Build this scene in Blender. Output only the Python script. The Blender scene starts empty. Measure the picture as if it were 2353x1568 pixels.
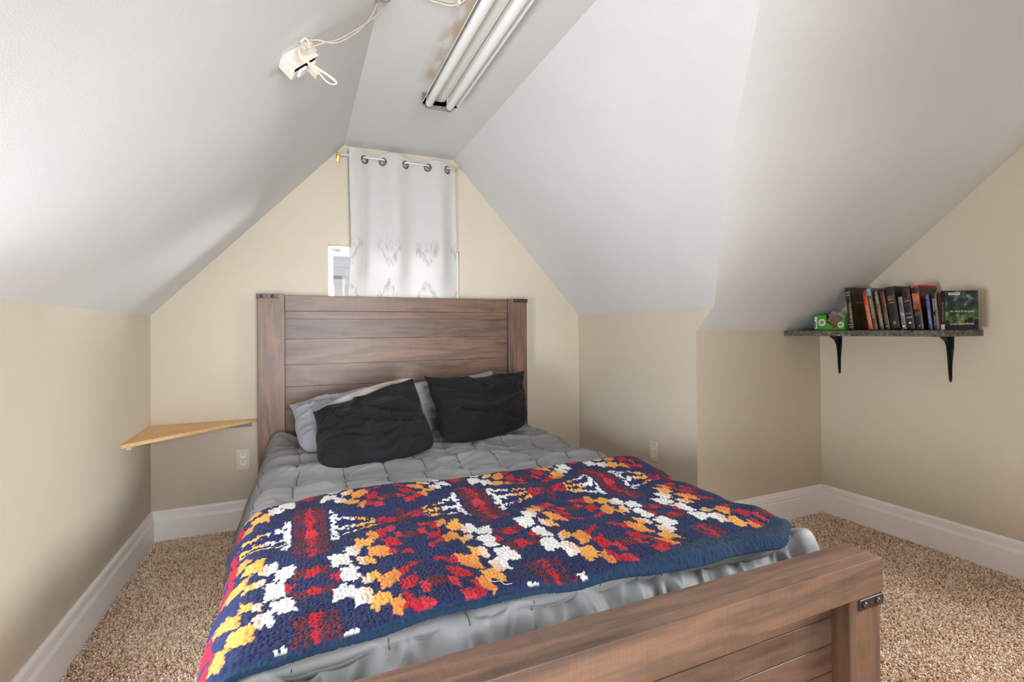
import bpy, bmesh, math, random
import numpy as np
from mathutils import Vector, Matrix

random.seed(7)
rng = np.random.default_rng(7)
scene = bpy.context.scene
COL = scene.collection

# ------------------------------------------------------------------ camera
F_PX, CY = 1126.5935, 752.1478
CAM_R = Vector((0.91667025, -0.39954726, -0.00881088))
CAM_U = Vector((0.0050877, -0.01037812, 0.9999332))
CAM_F = Vector((0.39961201, 0.91665385, 0.00748054))
cd = bpy.data.cameras.new('camera')
cam = bpy.data.objects.new('camera', cd)
COL.objects.link(cam)
cam.matrix_world = Matrix((
    (CAM_R.x, CAM_U.x, -CAM_F.x, 0.0),
    (CAM_R.y, CAM_U.y, -CAM_F.y, -3.13251),
    (CAM_R.z, CAM_U.z, -CAM_F.z, 1.10226),
    (0, 0, 0, 1)))
cd.sensor_fit = 'HORIZONTAL'
cd.sensor_width = 36.0
cd.lens = 36.0 * F_PX / 2353.0
cd.shift_x = 0.0
cd.shift_y = (CY - 784.0) / 2353.0
cd.clip_start = 0.02
scene.camera = cam

# ------------------------------------------------------------------ world, light, exposure
w = bpy.data.worlds.new('world')
scene.world = w
w.use_nodes = True
bg = w.node_tree.nodes['Background']
bg.inputs[0].default_value = (0.86, 0.93, 1.0, 1)
bg.inputs[1].default_value = 0.7

def window_light(name, loc, rot, sx, sy, watts, color, spread=math.pi):
    l = bpy.data.lights.new(name, 'AREA')
    l.shape = 'RECTANGLE'; l.size = sx; l.size_y = sy; l.energy = watts; l.color = color
    l.spread = spread
    o = bpy.data.objects.new(name, l); COL.objects.link(o)
    o.location = loc; o.rotation_euler = rot
    return o
# daylight entering by the gable window of the dormer, right of the frame
dw = window_light('daylight_dormer_window', (2.985, -2.80, 1.32), (0, 0, 0), 1.02, 0.86, 7.5, (0.98, 1.0, 1.01), math.radians(48))
dw.rotation_euler = Vector((-1, 0.47, -0.19)).to_track_quat('-Z', 'Y').to_euler()
# sky seen high in the same window: falls steeply on the floor and the footboard
ds = window_light('skylight_dormer_window', (2.96, -2.85, 1.55), (0, 0, 0), 0.55, 0.8, 13, (0.96, 1.0, 1.04), math.radians(85))
ds.rotation_euler = Vector((-.75, .10, -.72)).to_track_quat('-Z', 'Y').to_euler()
# added fill lights in a made-up doorway behind the camera: one diffuse, one straight ahead
window_light('added_light_rear', (0.41, -4.54, 0.97), (math.radians(90), 0, 0), 0.8, 1.9, 7, (0.96, 1.0, 1.04))
window_light('added_light_rear_axis', (0.41, -4.56, 0.97), (math.radians(94), 0, 0), 0.8, 1.9, 15, (0.96, 1.0, 1.04), math.radians(60))
# added light behind a made-up low window in the left knee wall, unseen
window_light('added_light_left', (-0.83, -2.15, 0.77), (0, math.radians(-90), 0), 0.66, 0.78, 45, (0.96, 1.0, 1.05))
# bright sky to the right of the back window, outside
bl = window_light('daylight_back_window', (1.75, 1.05, 1.55), (0, 0, 0), 0.9, 0.9, 100, (0.95, 0.98, 1.0))
bl.rotation_euler = Vector((-1.25, -1.05, -0.06)).to_track_quat('-Z', 'Y').to_euler()

scene.view_settings.view_transform = 'Standard'
scene.view_settings.look = 'None'
scene.view_settings.gamma = 1.0
scene.view_settings.use_curve_mapping = False
scene.view_settings.exposure = 0.09
scene.cycles.use_denoising = True
scene.cycles.max_bounces = 14
scene.cycles.diffuse_bounces = 10
scene.cycles.transparent_max_bounces = 16

# ------------------------------------------------------------------ room numbers (metres)
XL, XR, XG, YC = -0.7153, 1.9026, 2.8749, -1.1694
ZK, ZKL, Z2, ZT = 1.217, 1.197, 1.093, 2.2394
XPL, XPR, BB = 0.2604, 0.9476, 0.1686
YR = -4.42
WX0, WX1, WZ0, WZ1 = 0.166, 0.988, 0.92, 1.631      # window over the headboard

# ------------------------------------------------------------------ helpers
def lin(r, g, b):
    f = lambda c: (c/255/12.92) if c/255 <= 0.04045 else ((c/255+0.055)/1.055)**2.4
    return (f(r), f(g), f(b), 1.0)

def tag(o, label=None, cat=None, group=None, kind=None):
    if label: o['label'] = label
    if cat: o['category'] = cat
    if group: o['group'] = group
    if kind: o['kind'] = kind
    return o

def empty(name, loc, label=None, cat=None, group=None, kind=None):
    o = bpy.data.objects.new(name, None); COL.objects.link(o)
    o.location = loc; o.empty_display_size = 0.05
    return tag(o, label, cat, group, kind)

def attach(o, parent):
    if parent is None: return o
    o.parent = parent
    o.matrix_parent_inverse = Matrix.Translation(-parent.location) if parent.type == 'EMPTY' else Matrix.Identity(4)
    return o

def link_mesh(name, me, mat, parent=None, smooth=False):
    o = bpy.data.objects.new(name, me); COL.objects.link(o)
    if mat is not None: me.materials.append(mat)
    if smooth:
        me.polygons.foreach_set('use_smooth', [True]*len(me.polygons))
    return attach(o, parent)

def pyd(name, verts, faces, mat, parent=None, smooth=False):
    me = bpy.data.meshes.new(name)
    me.from_pydata([tuple(v) for v in verts], [], [tuple(f) for f in faces]); me.update()
    return link_mesh(name, me, mat, parent, smooth)

def np_mesh(name, V, quads, mat, parent=None, smooth=True, tris=False, color=None):
    """fast mesh from numpy arrays"""
    k = 3 if tris else 4
    me = bpy.data.meshes.new(name)
    nv, nf = len(V), len(quads)
    me.vertices.add(nv); me.vertices.foreach_set('co', np.ascontiguousarray(V, dtype=np.float32).ravel())
    me.loops.add(nf*k); me.loops.foreach_set('vertex_index', np.ascontiguousarray(quads, dtype=np.int32).ravel())
    me.polygons.add(nf)
    me.polygons.foreach_set('loop_start', np.arange(0, nf*k, k, dtype=np.int32))
    me.polygons.foreach_set('loop_total', np.full(nf, k, dtype=np.int32))
    me.polygons.foreach_set('use_smooth', np.full(nf, smooth, dtype=bool))
    me.update(calc_edges=True); me.validate()
    if color is not None:
        a = me.color_attributes.new('tint', 'FLOAT_COLOR', 'POINT')
        c4 = np.ones((nv, 4), dtype=np.float32); c4[:, :3] = color
        a.data.foreach_set('color', c4.ravel())
    return link_mesh(name, me, mat, parent)

class MB:
    """collects shapes into one mesh"""
    def __init__(s): s.v = []; s.f = []
    def add(s, verts, faces):
        n = len(s.v); s.v += [tuple(v) for v in verts]; s.f += [tuple(i+n for i in f) for f in faces]; return s
    def box(s, x0, x1, y0, y1, z0, z1):
        return s.add([(x0,y0,z0),(x1,y0,z0),(x1,y1,z0),(x0,y1,z0),(x0,y0,z1),(x1,y0,z1),(x1,y1,z1),(x0,y1,z1)],
                     [(0,3,2,1),(4,5,6,7),(0,1,5,4),(1,2,6,5),(2,3,7,6),(3,0,4,7)])
    def obox(s, o, a, b, c):
        """box from corner o with edge vectors a,b,c"""
        o, a, b, c = map(Vector, (o, a, b, c))
        if a.cross(b).dot(c) < 0: a, b = b, a
        vs = [o, o+a, o+a+b, o+b, o+c, o+a+c, o+a+b+c, o+b+c]
        return s.add(vs, [(0,3,2,1),(4,5,6,7),(0,1,5,4),(1,2,6,5),(2,3,7,6),(3,0,4,7)])
    def prism(s, poly, ext):
        """closed prism of a planar polygon along ext"""
        n = len(poly); e = Vector(ext); P = [Vector(p) for p in poly]
        nrm = Vector((0,0,0))
        for i in range(n): nrm += P[i].cross(P[(i+1) % n])
        if nrm.dot(e) > 0: P.reverse()
        vs = P+[p+e for p in P]
        fs = [tuple(range(n)), tuple(range(2*n-1, n-1, -1))]
        for i in range(n):
            j = (i+1) % n; fs.append((j, i, i+n, j+n))
        return s.add(vs, fs)
    def tube(s, pts, r, n=10, caps=True, flat=None):
        P = [Vector(p) for p in pts]; m = len(P)
        base = len(s.v); prev = None
        R = r if hasattr(r, '__len__') else [r]*m
        for i in range(m):
            t = (P[min(i+1, m-1)]-P[max(i-1, 0)]).normalized()
            if prev is None:
                u = t.cross(Vector((0,0,1)))
                if u.length < 1e-3: u = t.cross(Vector((1,0,0)))
            else: u = prev - t*prev.dot(t)
            u.normalize(); v = t.cross(u); prev = u
            for k in range(n):
                a = 2*math.pi*k/n
                ru = R[i]; rv = R[i]*(flat or 1)
                s.v.append(tuple(P[i]+u*math.cos(a)*ru+v*math.sin(a)*rv))
        for i in range(m-1):
            for k in range(n):
                a = base+i*n+k; b = base+i*n+(k+1) % n
                s.f.append((a, b, b+n, a+n))
        if caps:
            s.f.append(tuple(base+k for k in range(n-1, -1, -1)))
            s.f.append(tuple(base+(m-1)*n+k for k in range(n)))
        return s
    def lathe(s, o, axis, prof, n=20):
        """profile [(radius, height)] turned about axis at o"""
        o = Vector(o); w = Vector(axis).normalized()
        u = w.cross(Vector((0,0,1)))
        if u.length < 1e-3: u = w.cross(Vector((1,0,0)))
        u.normalize(); v = w.cross(u); base = len(s.v)
        for (r, h) in prof:
            for k in range(n):
                a = 2*math.pi*k/n
                s.v.append(tuple(o+w*h+(u*math.cos(a)+v*math.sin(a))*r))
        for i in range(len(prof)-1):
            for k in range(n):
                a = base+i*n+k; b = base+i*n+(k+1) % n
                s.f.append((a, b, b+n, a+n))
        s.f.append(tuple(base+k for k in range(n-1, -1, -1)))
        s.f.append(tuple(base+(len(prof)-1)*n+k for k in range(n)))
        return s
    def build(s, name, mat, parent=None, smooth=False, bevel=0, seg=2):
        me = bpy.data.meshes.new(name)
        me.from_pydata(s.v, [], s.f); me.update()
        if bevel:
            bm = bmesh.new(); bm.from_mesh(me)
            es = [e for e in bm.edges if len(e.link_faces) == 2 and e.calc_face_angle(0) > 0.5]
            bmesh.ops.bevel(bm, geom=es, offset=bevel, segments=seg, affect='EDGES', profile=0.5)
            bm.to_mesh(me); bm.free()
        o = link_mesh(name, me, mat, parent, smooth)
        return o

def bxo(name, x0, x1, y0, y1, z0, z1, mat, parent=None, bevel=0, seg=2):
    return MB().box(x0, x1, y0, y1, z0, z1).build(name, mat, parent, bevel=bevel, seg=seg)

def dup(o, parent, delta):
    c = o.copy(); COL.objects.link(c)
    c.parent = parent
    c.matrix_parent_inverse = Matrix.Translation(Vector(delta)) @ o.matrix_parent_inverse
    return c

def smooth_path(pts, k=8):
    P = [Vector(p) for p in pts]; out = []
    for i in range(len(P)-1):
        p0, p1, p2, p3 = P[max(i-1, 0)], P[i], P[i+1], P[min(i+2, len(P)-1)]
        for j in range(k):
            t = j/k
            out.append(.5*((2*p1)+(p2-p0)*t+(2*p0-5*p1+4*p2-p3)*t*t+(3*p1-p0-3*p2+p3)*t*t*t))
    return out+[P[-1]]

# numpy noise -------------------------------------------------------
def vnoise(x, y, seed=0):
    xi = np.floor(x).astype(np.int64); yi = np.floor(y).astype(np.int64)
    fx = x-xi; fy = y-yi
    fx = fx*fx*fx*(fx*(fx*6-15)+10); fy = fy*fy*fy*(fy*(fy*6-15)+10)
    def h(a, b):
        n = (a*374761393 + b*668265263 + seed*1442695041) & 0xffffffff
        n = ((n ^ (n >> 13))*1274126177) & 0xffffffff
        n = n ^ (n >> 16)
        return (n & 0xffff)/32767.5-1.0
    return (h(xi,yi)*(1-fx)+h(xi+1,yi)*fx)*(1-fy)+(h(xi,yi+1)*(1-fx)+h(xi+1,yi+1)*fx)*fy
def fbm(x, y, seed=0, octv=4):
    t = 0; a = 1.0
    for i in range(octv):
        t = t+a*vnoise(x*(2**i)+i*17.3, y*(2**i)-i*9.1, seed+i); a *= 0.5
    return t
def ridge(x, y, seed=0, octv=3):
    t = 0; a = 1.0
    for i in range(octv):
        t = t+a*(1-np.abs(vnoise(x*(2**i)+i*7.7, y*(2**i)+i*3.1, seed+i)))**2; a *= 0.5
    return t
def sst(a, b, x):
    t = np.clip((x-a)/(b-a), 0, 1); return t*t*(3-2*t)
def grid_normals(P):
    du = np.gradient(P, axis=1); dv = np.gradient(P, axis=0)
    n = np.cross(du, dv); n /= np.linalg.norm(n, axis=2, keepdims=True)+1e-12
    return n
def grid_quads(ny, nx, off=0):
    i = np.arange(ny*nx).reshape(ny, nx)+off
    return np.stack([i[:-1,:-1].ravel(), i[:-1,1:].ravel(), i[1:,1:].ravel(), i[1:,:-1].ravel()], axis=1)
def rim_quads(ny, nx, off2):
    i = np.arange(ny*nx).reshape(ny, nx)
    loop = np.concatenate([i[0,:-1], i[:-1,-1], i[-1,:0:-1], i[:0:-1,0]])
    nxt = np.roll(loop, -1)
    return np.stack([nxt, loop, loop+off2, nxt+off2], axis=1)

# ------------------------------------------------------------------ materials
class NT:
    def __init__(s, name):
        s.m = bpy.data.materials.new(name); s.m.use_nodes = True
        s.t = s.m.node_tree; s.n = s.t.nodes; s.b = s.n['Principled BSDF']; s.out = s.n['Material Output']
    def new(s, ty, **kw):
        n = s.n.new(ty)
        for k, v in kw.items(): setattr(n, k, v)
        return n
    def link(s, a, b): s.t.links.new(a, b)
    def coord(s, scale=(1,1,1), rnd=False, loc=(0,0,0)):
        tc = s.new('ShaderNodeTexCoord'); mp = s.new('ShaderNodeMapping')
        mp.inputs['Scale'].default_value = scale; mp.inputs['Location'].default_value = loc
        src = tc.outputs['Object']
        if rnd:
            oi = s.new('ShaderNodeObjectInfo'); ad = s.new('ShaderNodeVectorMath', operation='MULTIPLY_ADD')
            cmb = s.new('ShaderNodeCombineXYZ')
            for k in range(3): s.link(oi.outputs['Random'], cmb.inputs[k])
            s.link(cmb.outputs[0], ad.inputs[0]); ad.inputs[1].default_value = (7.3, 3.1, 5.7); s.link(src, ad.inputs[2])
            src = ad.outputs[0]
        s.link(src, mp.inputs['Vector']); return mp.outputs[0]
    def noise(s, vec, scale, detail=4, rough=0.55):
        n = s.new('ShaderNodeTexNoise'); n.inputs['Scale'].default_value = scale
        n.inputs['Detail'].default_value = detail; n.inputs['Roughness'].default_value = rough
        s.link(vec, n.inputs['Vector']); return n.outputs['Fac']
    def ramp(s, fac, stops):
        r = s.new('ShaderNodeValToRGB'); e = r.color_ramp.elements
        e[0].position, e[0].color = stops[0]; e[1].position, e[1].color = stops[-1]
        for p, c in stops[1:-1]:
            x = e.new(p); x.color = c
        s.link(fac, r.inputs[0]); return r.outputs[0]
    def mix(s, fac, a, b, mode='MIX'):
        m = s.new('ShaderNodeMix', data_type='RGBA', blend_type=mode)
        if isinstance(fac, float): m.inputs[0].default_value = fac
        else: s.link(fac, m.inputs[0])
        for sock, v in ((m.inputs[6], a), (m.inputs[7], b)):
            if isinstance(v, tuple): sock.default_value = v
            else: s.link(v, sock)
        return m.outputs[2]
    def bump(s, h, strength, dist=0.002):
        b = s.new('ShaderNodeBump'); b.inputs['Strength'].default_value = strength; b.inputs['Distance'].default_value = dist
        s.link(h, b.inputs['Height']); s.link(b.outputs[0], s.b.inputs['Normal'])
    def base(s, c):
        if isinstance(c, tuple): s.b.inputs['Base Color'].default_value = c
        else: s.link(c, s.b.inputs['Base Color'])
    def rough(s, r): s.b.inputs['Roughness'].default_value = r

def plain(name, c, rough=0.5, metal=0.0, var=0.0, vs=20, bump=0.0, bs=150, spec=None):
    t = NT(name)
    t.rough(rough); t.b.inputs['Metallic'].default_value = metal
    if spec is not None: t.b.inputs['Specular IOR Level'].default_value = spec
    if var:
        f = t.noise(t.coord(), vs, 5)
        lo = tuple(x*(1-var) for x in c[:3])+(1,); hi = tuple(min(1, x*(1+var)) for x in c[:3])+(1,)
        t.base(t.ramp(f, [(0.3, lo), (0.7, hi)]))
    else: t.base(c)
    if bump: t.bump(t.noise(t.coord(), bs, 3), bump)
    return t.m

def paint(name, c, rough=0.62):
    """rolled wall paint: faint roller stipple, slow tonal drift"""
    t = NT(name); t.rough(rough)
    t.b.inputs['Specular IOR Level'].default_value = 0.3
    f = t.noise(t.coord(), 1.7, 4)
    lo = tuple(x*0.965 for x in c[:3])+(1,); hi = tuple(min(1, x*1.03) for x in c[:3])+(1,)
    t.base(t.ramp(f, [(0.3, lo), (0.7, hi)]))
    b1 = t.noise(t.coord(), 260, 2); b2 = t.noise(t.coord(), 9, 3)
    ad = t.new('ShaderNodeMath', operation='MULTIPLY_ADD'); t.link(b2, ad.inputs[0]); ad.inputs[1].default_value = 4.0; t.link(b1, ad.inputs[2])
    t.bump(ad.outputs[0], 0.22, 0.002)
    return t.m

M = {}
M['wall'] = paint('beige_wall_paint', lin(203, 193, 175))
M['ceil'] = paint('white_ceiling_paint', lin(217, 218, 217), 0.7)
M['trim'] = paint('white_gloss_trim', lin(247, 246, 244), 0.36)

def wood(name, axis, tint=(1,1,1), rough=0.4):
    """weathered laminate: tonal bands along the grain, fine grain, saw marks across it, dark smudges"""
    t = NT(name); t.rough(rough)
    along = {'x': 0, 'y': 1, 'z': 2}[axis]
    def sc(a, b):
        v = [b, b, b]; v[along] = a; return tuple(v)
    T = lambda r, g, b: tuple(x*k for x, k in zip(lin(r, g, b)[:3], tint))+(1,)
    band = t.noise(t.coord(sc(0.9, 8), True), 1.5, 4, 0.55)
    col = t.ramp(band, [(0.28, T(68, 58, 52)), (0.40, T(98, 81, 70)), (0.50, T(117, 95, 81)), (0.58, T(92, 78, 69)), (0.68, T(124, 100, 84)), (0.80, T(106, 92, 83))])
    smud = t.noise(t.coord(sc(2.2, 12), True, (3, 1, 2)), 1.3, 5, 0.6)
    sm = t.ramp(smud, [(0.55, (0,0,0,1)), (0.74, (.8,.8,.8,1))])
    col = t.mix(sm, col, T(58, 50, 46))
    g1 = t.noise(t.coord(sc(6, 330), True), 1.0, 3)
    gr = t.ramp(g1, [(0.3, (0.72,0.72,0.72,1)), (0.65, (1.08,1.08,1.08,1))])
    col = t.mix(0.35, col, gr, 'MULTIPLY')
    s1 = t.noise(t.coord(sc(300, 7), True), 1.0, 2)
    sr = t.ramp(s1, [(0.35, (0.8,0.8,0.8,1)), (0.7, (1.18,1.16,1.14,1))])
    col = t.mix(0.38, col, sr, 'MULTIPLY')
    oi = t.new('ShaderNodeObjectInfo')
    ov = t.ramp(oi.outputs['Random'], [(0.0, (0.86,0.88,0.9,1)), (1.0, (1.16,1.08,1.02,1))])
    col = t.mix(1.0, col, ov, 'MULTIPLY')
    t.base(col)
    t.bump(s1, 0.25, 0.0006)
    return t.m
M['wood_x'] = wood('brown_laminate_grain_x', 'x', (1.06, .97, .91))
M['wood_z'] = wood('brown_laminate_grain_z', 'z', (1.06, .97, .91))
M['wood_y'] = wood('brown_laminate_grain_y', 'y')
M['bronze'] = plain('dark_bronze', lin(78, 70, 66), 0.42, 0.75, 0.12, 60)
M['bronze_bolt'] = plain('worn_bronze_bolt', lin(96, 82, 72), 0.33, 0.85)
M['steel_gray'] = plain('gray_steel', lin(150, 148, 144), 0.4, 0.6)
M['white_metal'] = plain('white_enamel', lin(226, 228, 222), 0.3)
M['tube'] = plain('fluorescent_tube_glass', lin(238, 240, 238), 0.22)
M['cord'] = plain('painted_cord', lin(206, 192, 175), 0.5, 0, 0.05, 40)
M['jbox'] = plain('painted_box', lin(214, 207, 199), 0.55, 0, 0.06, 30)
M['dark'] = plain('dark_gap', lin(28, 24, 22), 0.7)
M['brass'] = plain('brass', lin(222, 190, 120), 0.3, 0.7)
M['plate'] = plain('ivory_plate', lin(219, 207, 184), 0.35)
M['recept'] = plain('white_receptacle', lin(236, 234, 230), 0.35)
M['plastic_white'] = plain('white_vinyl', lin(240, 241, 242), 0.35)
M['siding'] = plain('white_siding', lin(240, 240, 240), 0.6)
M['tan_trim'] = plain('tan_trim', lin(178, 166, 154), 0.6)
M['mattress'] = plain('white_ticking', lin(225, 222, 216), 0.8)
M['black_iron'] = plain('black_iron', lin(24, 21, 20), 0.3, 0.3, 0.25, 70)
M['foam'] = plain('tan_foam', lin(190, 160, 132), 0.9, 0, 0.2, 60, 0.6, 90)

def glass(name):
    t = NT(name)
    tr = t.new('ShaderNodeBsdfTransparent'); gl = t.new('ShaderNodeBsdfGlossy'); gl.inputs['Roughness'].default_value = 0.02
    mx = t.new('ShaderNodeMixShader'); mx.inputs[0].default_value = 0.008
    t.link(tr.outputs[0], mx.inputs[1]); t.link(gl.outputs[0], mx.inputs[2]); t.link(mx.outputs[0], t.out.inputs['Surface'])
    t.n.remove(t.b); return t.m
M['glass'] = glass('window_glass')

# ------------------------------------------------------------------ room shell
# valley between the main right slope and the dormer slope
VAL = [(XR, -1.295, ZK), (1.525, -1.718, 1.621), (1.375, -1.907, 1.782), (1.167, -2.182, 2.004), (XPR, -2.46, ZT)]
GAB = lambda z: YC-(z-Z2)/0.866            # dormer slope at the gable wall
YF0, YF1 = -2.46, -3.13                    # dormer flat ceiling from / to
MIR = lambda y: YF0+YF1-y

def S(name, verts, faces, mat):
    return tag(pyd(name, verts, faces, mat), kind='structure')

S('floor', [(XL-.02, YR-.02, 0), (XG+.02, YR-.02, 0), (XG+.02, .02, 0), (XL-.02, .02, 0)], [(0,1,2,3)], plain('carpet_backing', lin(200, 172, 146), 0.95, 0, 0.2, 120))

# back wall with window opening and its reveals
def zr(x):   # roof height over x
    if x < XPL: return ZKL+(x-XL)*(ZT-ZKL)/(XPL-XL)
    if x > XPR: return ZT-(x-XPR)*(ZT-ZK)/(XR-XPR)
    return ZT
D = 0.13
bv = [(XL,0,0),(WX0,0,0),(WX1,0,0),(XR,0,0),(XR,0,ZK),(XPR,0,ZT),(XPL,0,ZT),(XL,0,ZKL),
      (WX0,0,WZ0),(WX1,0,WZ0),(WX1,0,WZ1),(WX0,0,WZ1),(WX1,0,zr(WX1)),(WX0,0,zr(WX0)),
      (WX0,D,WZ0),(WX1,D,WZ0),(WX1,D,WZ1),(WX0,D,WZ1)]
bf = [(0,1,8,11,13,7),(1,2,9,8),(2,3,4,12,10,9),(11,10,12,5,6,13),
      (8,9,15,14),(9,10,16,15),(10,11,17,16),(11,8,14,17)]
S('wall_back', bv, bf, M['wall'])
LY0, LY1, LZ0, LZ1 = -1.74, -2.56, 0.42, 1.12      # opening added to the left knee wall to let light in
lv = [(XL,0,0),(XL,LY0,0),(XL,LY1,0),(XL,YR,0),(XL,YR,ZKL),(XL,LY1,ZKL),(XL,LY0,ZKL),(XL,0,ZKL),
      (XL,LY0,LZ0),(XL,LY1,LZ0),(XL,LY1,LZ1),(XL,LY0,LZ1),(XL-D,LY0,LZ0),(XL-D,LY1,LZ0),(XL-D,LY1,LZ1),(XL-D,LY0,LZ1)]
S('wall_left', lv, [(0,1,8,11,6,7),(1,2,9,8),(2,3,4,5,10,9),(11,10,5,6),(8,9,13,12),(9,10,14,13),(10,11,15,14),(11,8,12,15)], M['wall'])
# return wall beside the bed, with the small spandrel above the dormer slope
S('wall_return', [(XR,0,0),(XR,YC,0),(XR,YC,Z2),(XR,VAL[0][1],ZK),(XR,0,ZK)], [(0,1,2,3,4)], M['wall'])
S('wall_dormer', [(XR,YC,0),(XG,YC,0),(XG,YC,Z2),(XR,YC,Z2)], [(0,1,2,3)], M['wall'])
# gable wall of the dormer with a window (right of the frame)
GY0, GY1, GZ0, GZ1 = -2.36, -3.24, 0.80, 1.84
gv = [(XG,YC,0),(XG,GY0,0),(XG,GY1,0),(XG,MIR(YC),0),(XG,MIR(YC),Z2),(XG,YF1,ZT),(XG,YF0,ZT),(XG,YC,Z2),
      (XG,GY0,GZ0),(XG,GY1,GZ0),(XG,GY1,GZ1),(XG,GY0,GZ1),(XG,GY1,ZT-(YF1-GY1)*0.866),(XG,GY0,ZT-(GY0-YF0)*0.866),
      (XG+D,GY0,GZ0),(XG+D,GY1,GZ0),(XG+D,GY1,GZ1),(XG+D,GY0,GZ1)]
S('wall_right', gv, bf, M['wall'])
# rear wall behind the camera, with a doorway added to admit light
RX0, RX1, RZ0, RZ1 = 0.0, 0.82, 0.0, 1.93
rv = [(XL,YR,0),(RX0,YR,0),(RX1,YR,0),(XR,YR,0),(XR,YR,ZK),(XPR,YR,ZT),(XPL,YR,ZT),(XL,YR,ZKL),
      (RX0,YR,RZ0),(RX1,YR,RZ0),(RX1,YR,RZ1),(RX0,YR,RZ1),(RX1,YR,zr(RX1)),(RX0,YR,zr(RX0)),
      (RX0,YR-D,RZ0),(RX1,YR-D,RZ0),(RX1,YR-D,RZ1),(RX0,YR-D,RZ1)]
S('wall_rear', rv, bf, M['wall'])
S('wall_dormer_rear', [(XR,YR,0),(XG,YR,0),(XG,YR,Z2),(XR,YR,Z2)], [(0,1,2,3)], M['wall'])

def slab(name, P, mat):
    """gently uneven plaster between two polylines P[0], P[1]"""
    A, B = np.array(P[0], float), np.array(P[1], float)
    n, m = len(A), 2
    V = np.concatenate([A, B]); q = [(i, i+1, n+i+1, n+i) for i in range(n-1)]
    return S(name, V.tolist(), q, mat)
def stained_ceiling():
    t = NT('white_ceiling_paint_stained'); t.rough(0.7); t.b.inputs['Specular IOR Level'].default_value = 0.3
    tc = t.new('ShaderNodeTexCoord'); sp = t.new('ShaderNodeSeparateXYZ'); t.link(tc.outputs['Object'], sp.inputs[0])
    def mr(sock, a, b):
        m = t.new('ShaderNodeMapRange', interpolation_type='SMOOTHSTEP'); t.link(sock, m.inputs[0])
        m.inputs[1].default_value = a; m.inputs[2].default_value = b; return m.outputs[0]
    def mul(a, b):
        m = t.new('ShaderNodeMath', operation='MULTIPLY'); t.link(a, m.inputs[0])
        if isinstance(b, float): m.inputs[1].default_value = b
        else: t.link(b, m.inputs[1])
        return m.outputs[0]
    nz = t.noise(t.coord((1, .35, 1)), 22, 4)
    st = mul(mul(mul(mr(sp.outputs['X'], .475, .552), mr(sp.outputs['X'], .60, .56)), mr(sp.outputs['Y'], -.90, -1.02)), mr(nz, .25, .62))
    t.base(t.mix(mul(st, .75), lin(217, 218, 217), lin(176, 146, 118)))
    t.bump(t.noise(t.coord(), 260, 2), 0.2, 0.002)
    return t.m
M['ceil_stain'] = stained_ceiling()
S('ceiling', [(XPL,0,ZT),(XPR,0,ZT),(XPR,YR,ZT),(XPL,YR,ZT)], [(0,1,2,3)], M['ceil_stain'])
S('ceiling_slope_left', [(XL,0,ZKL),(XPL,0,ZT),(XPL,YR,ZT),(XL,YR,ZKL)], [(0,1,2,3)], M['ceil'])
mv = [(XR,0,ZK)]+VAL+[(XPR,0,ZT)]
mr = [(XR,YR,ZK)]+[(x, MIR(y), z) for x, y, z in VAL]+[(XPR,YR,ZT)]
S('ceiling_slope_right', mv+mr, [tuple(range(7)), tuple(range(7,14))], M['ceil'])
row = [((XR,YC,Z2),(XG,YC,Z2))]+[((x,y,z),(XG,GAB(z),z)) for x, y, z in VAL]
row[-1] = (VAL[-1], (XG, YF0, ZT))
rowm = [tuple((x, MIR(y), z) for x, y, z in r) for r in row]
slab('ceiling_dormer', ([r[0] for r in row], [r[1] for r in row]), M['ceil'])
slab('ceiling_dormer_rear', ([r[0] for r in rowm], [r[1] for r in rowm]), M['ceil'])
S('ceiling_dormer_flat', [(XPR,YF0,ZT),(XG,YF0,ZT),(XG,YF1,ZT),(XPR,YF1,ZT)], [(0,1,2,3)], M['ceil'])

# baseboards -------------------------------------------------------
def baseboard(name, p0, p1, nrm, grooves=False):
    """extruded skirting profile from p0 to p1, nrm points into the room"""
    p0, p1, nrm = Vector(p0), Vector(p1), Vector(nrm)
    if grooves:
        prof = [(0,0),(.018,0),(.018,.118),(.0165,.121),(.0165,.124),(.018,.127),(.018,.138),(.0155,.141),(.0155,.144),(.017,.147),(.013,.156),(.011,.163),(.006,BB),(0,BB)]
    else:
        prof = [(0,0),(.018,0),(.018,.114),(.015,.124),(.0125,.130),(.0125,.158),(.010,.165),(.006,BB),(0,BB)]
    poly = [p0+nrm*a+Vector((0,0,b)) for a, b in prof]
    o = MB().prism(poly, p1-p0).build(name, M['trim'])
    return tag(o, kind='structure')
baseboard('baseboard_left', (XL,YR,0), (XL,-.018,0), (1,0,0))
baseboard('baseboard_back', (XL,0,0), (XR,0,0), (0,-1,0))
baseboard('baseboard_return', (XR,-.018,0), (XR,YC-.018,0), (-1,0,0))
baseboard('baseboard_dormer', (XR,YC,0), (XG,YC,0), (0,-1,0), True)
baseboard('baseboard_right', (XG,YC-.018,0), (XG,YR,0), (-1,0,0))

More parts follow.
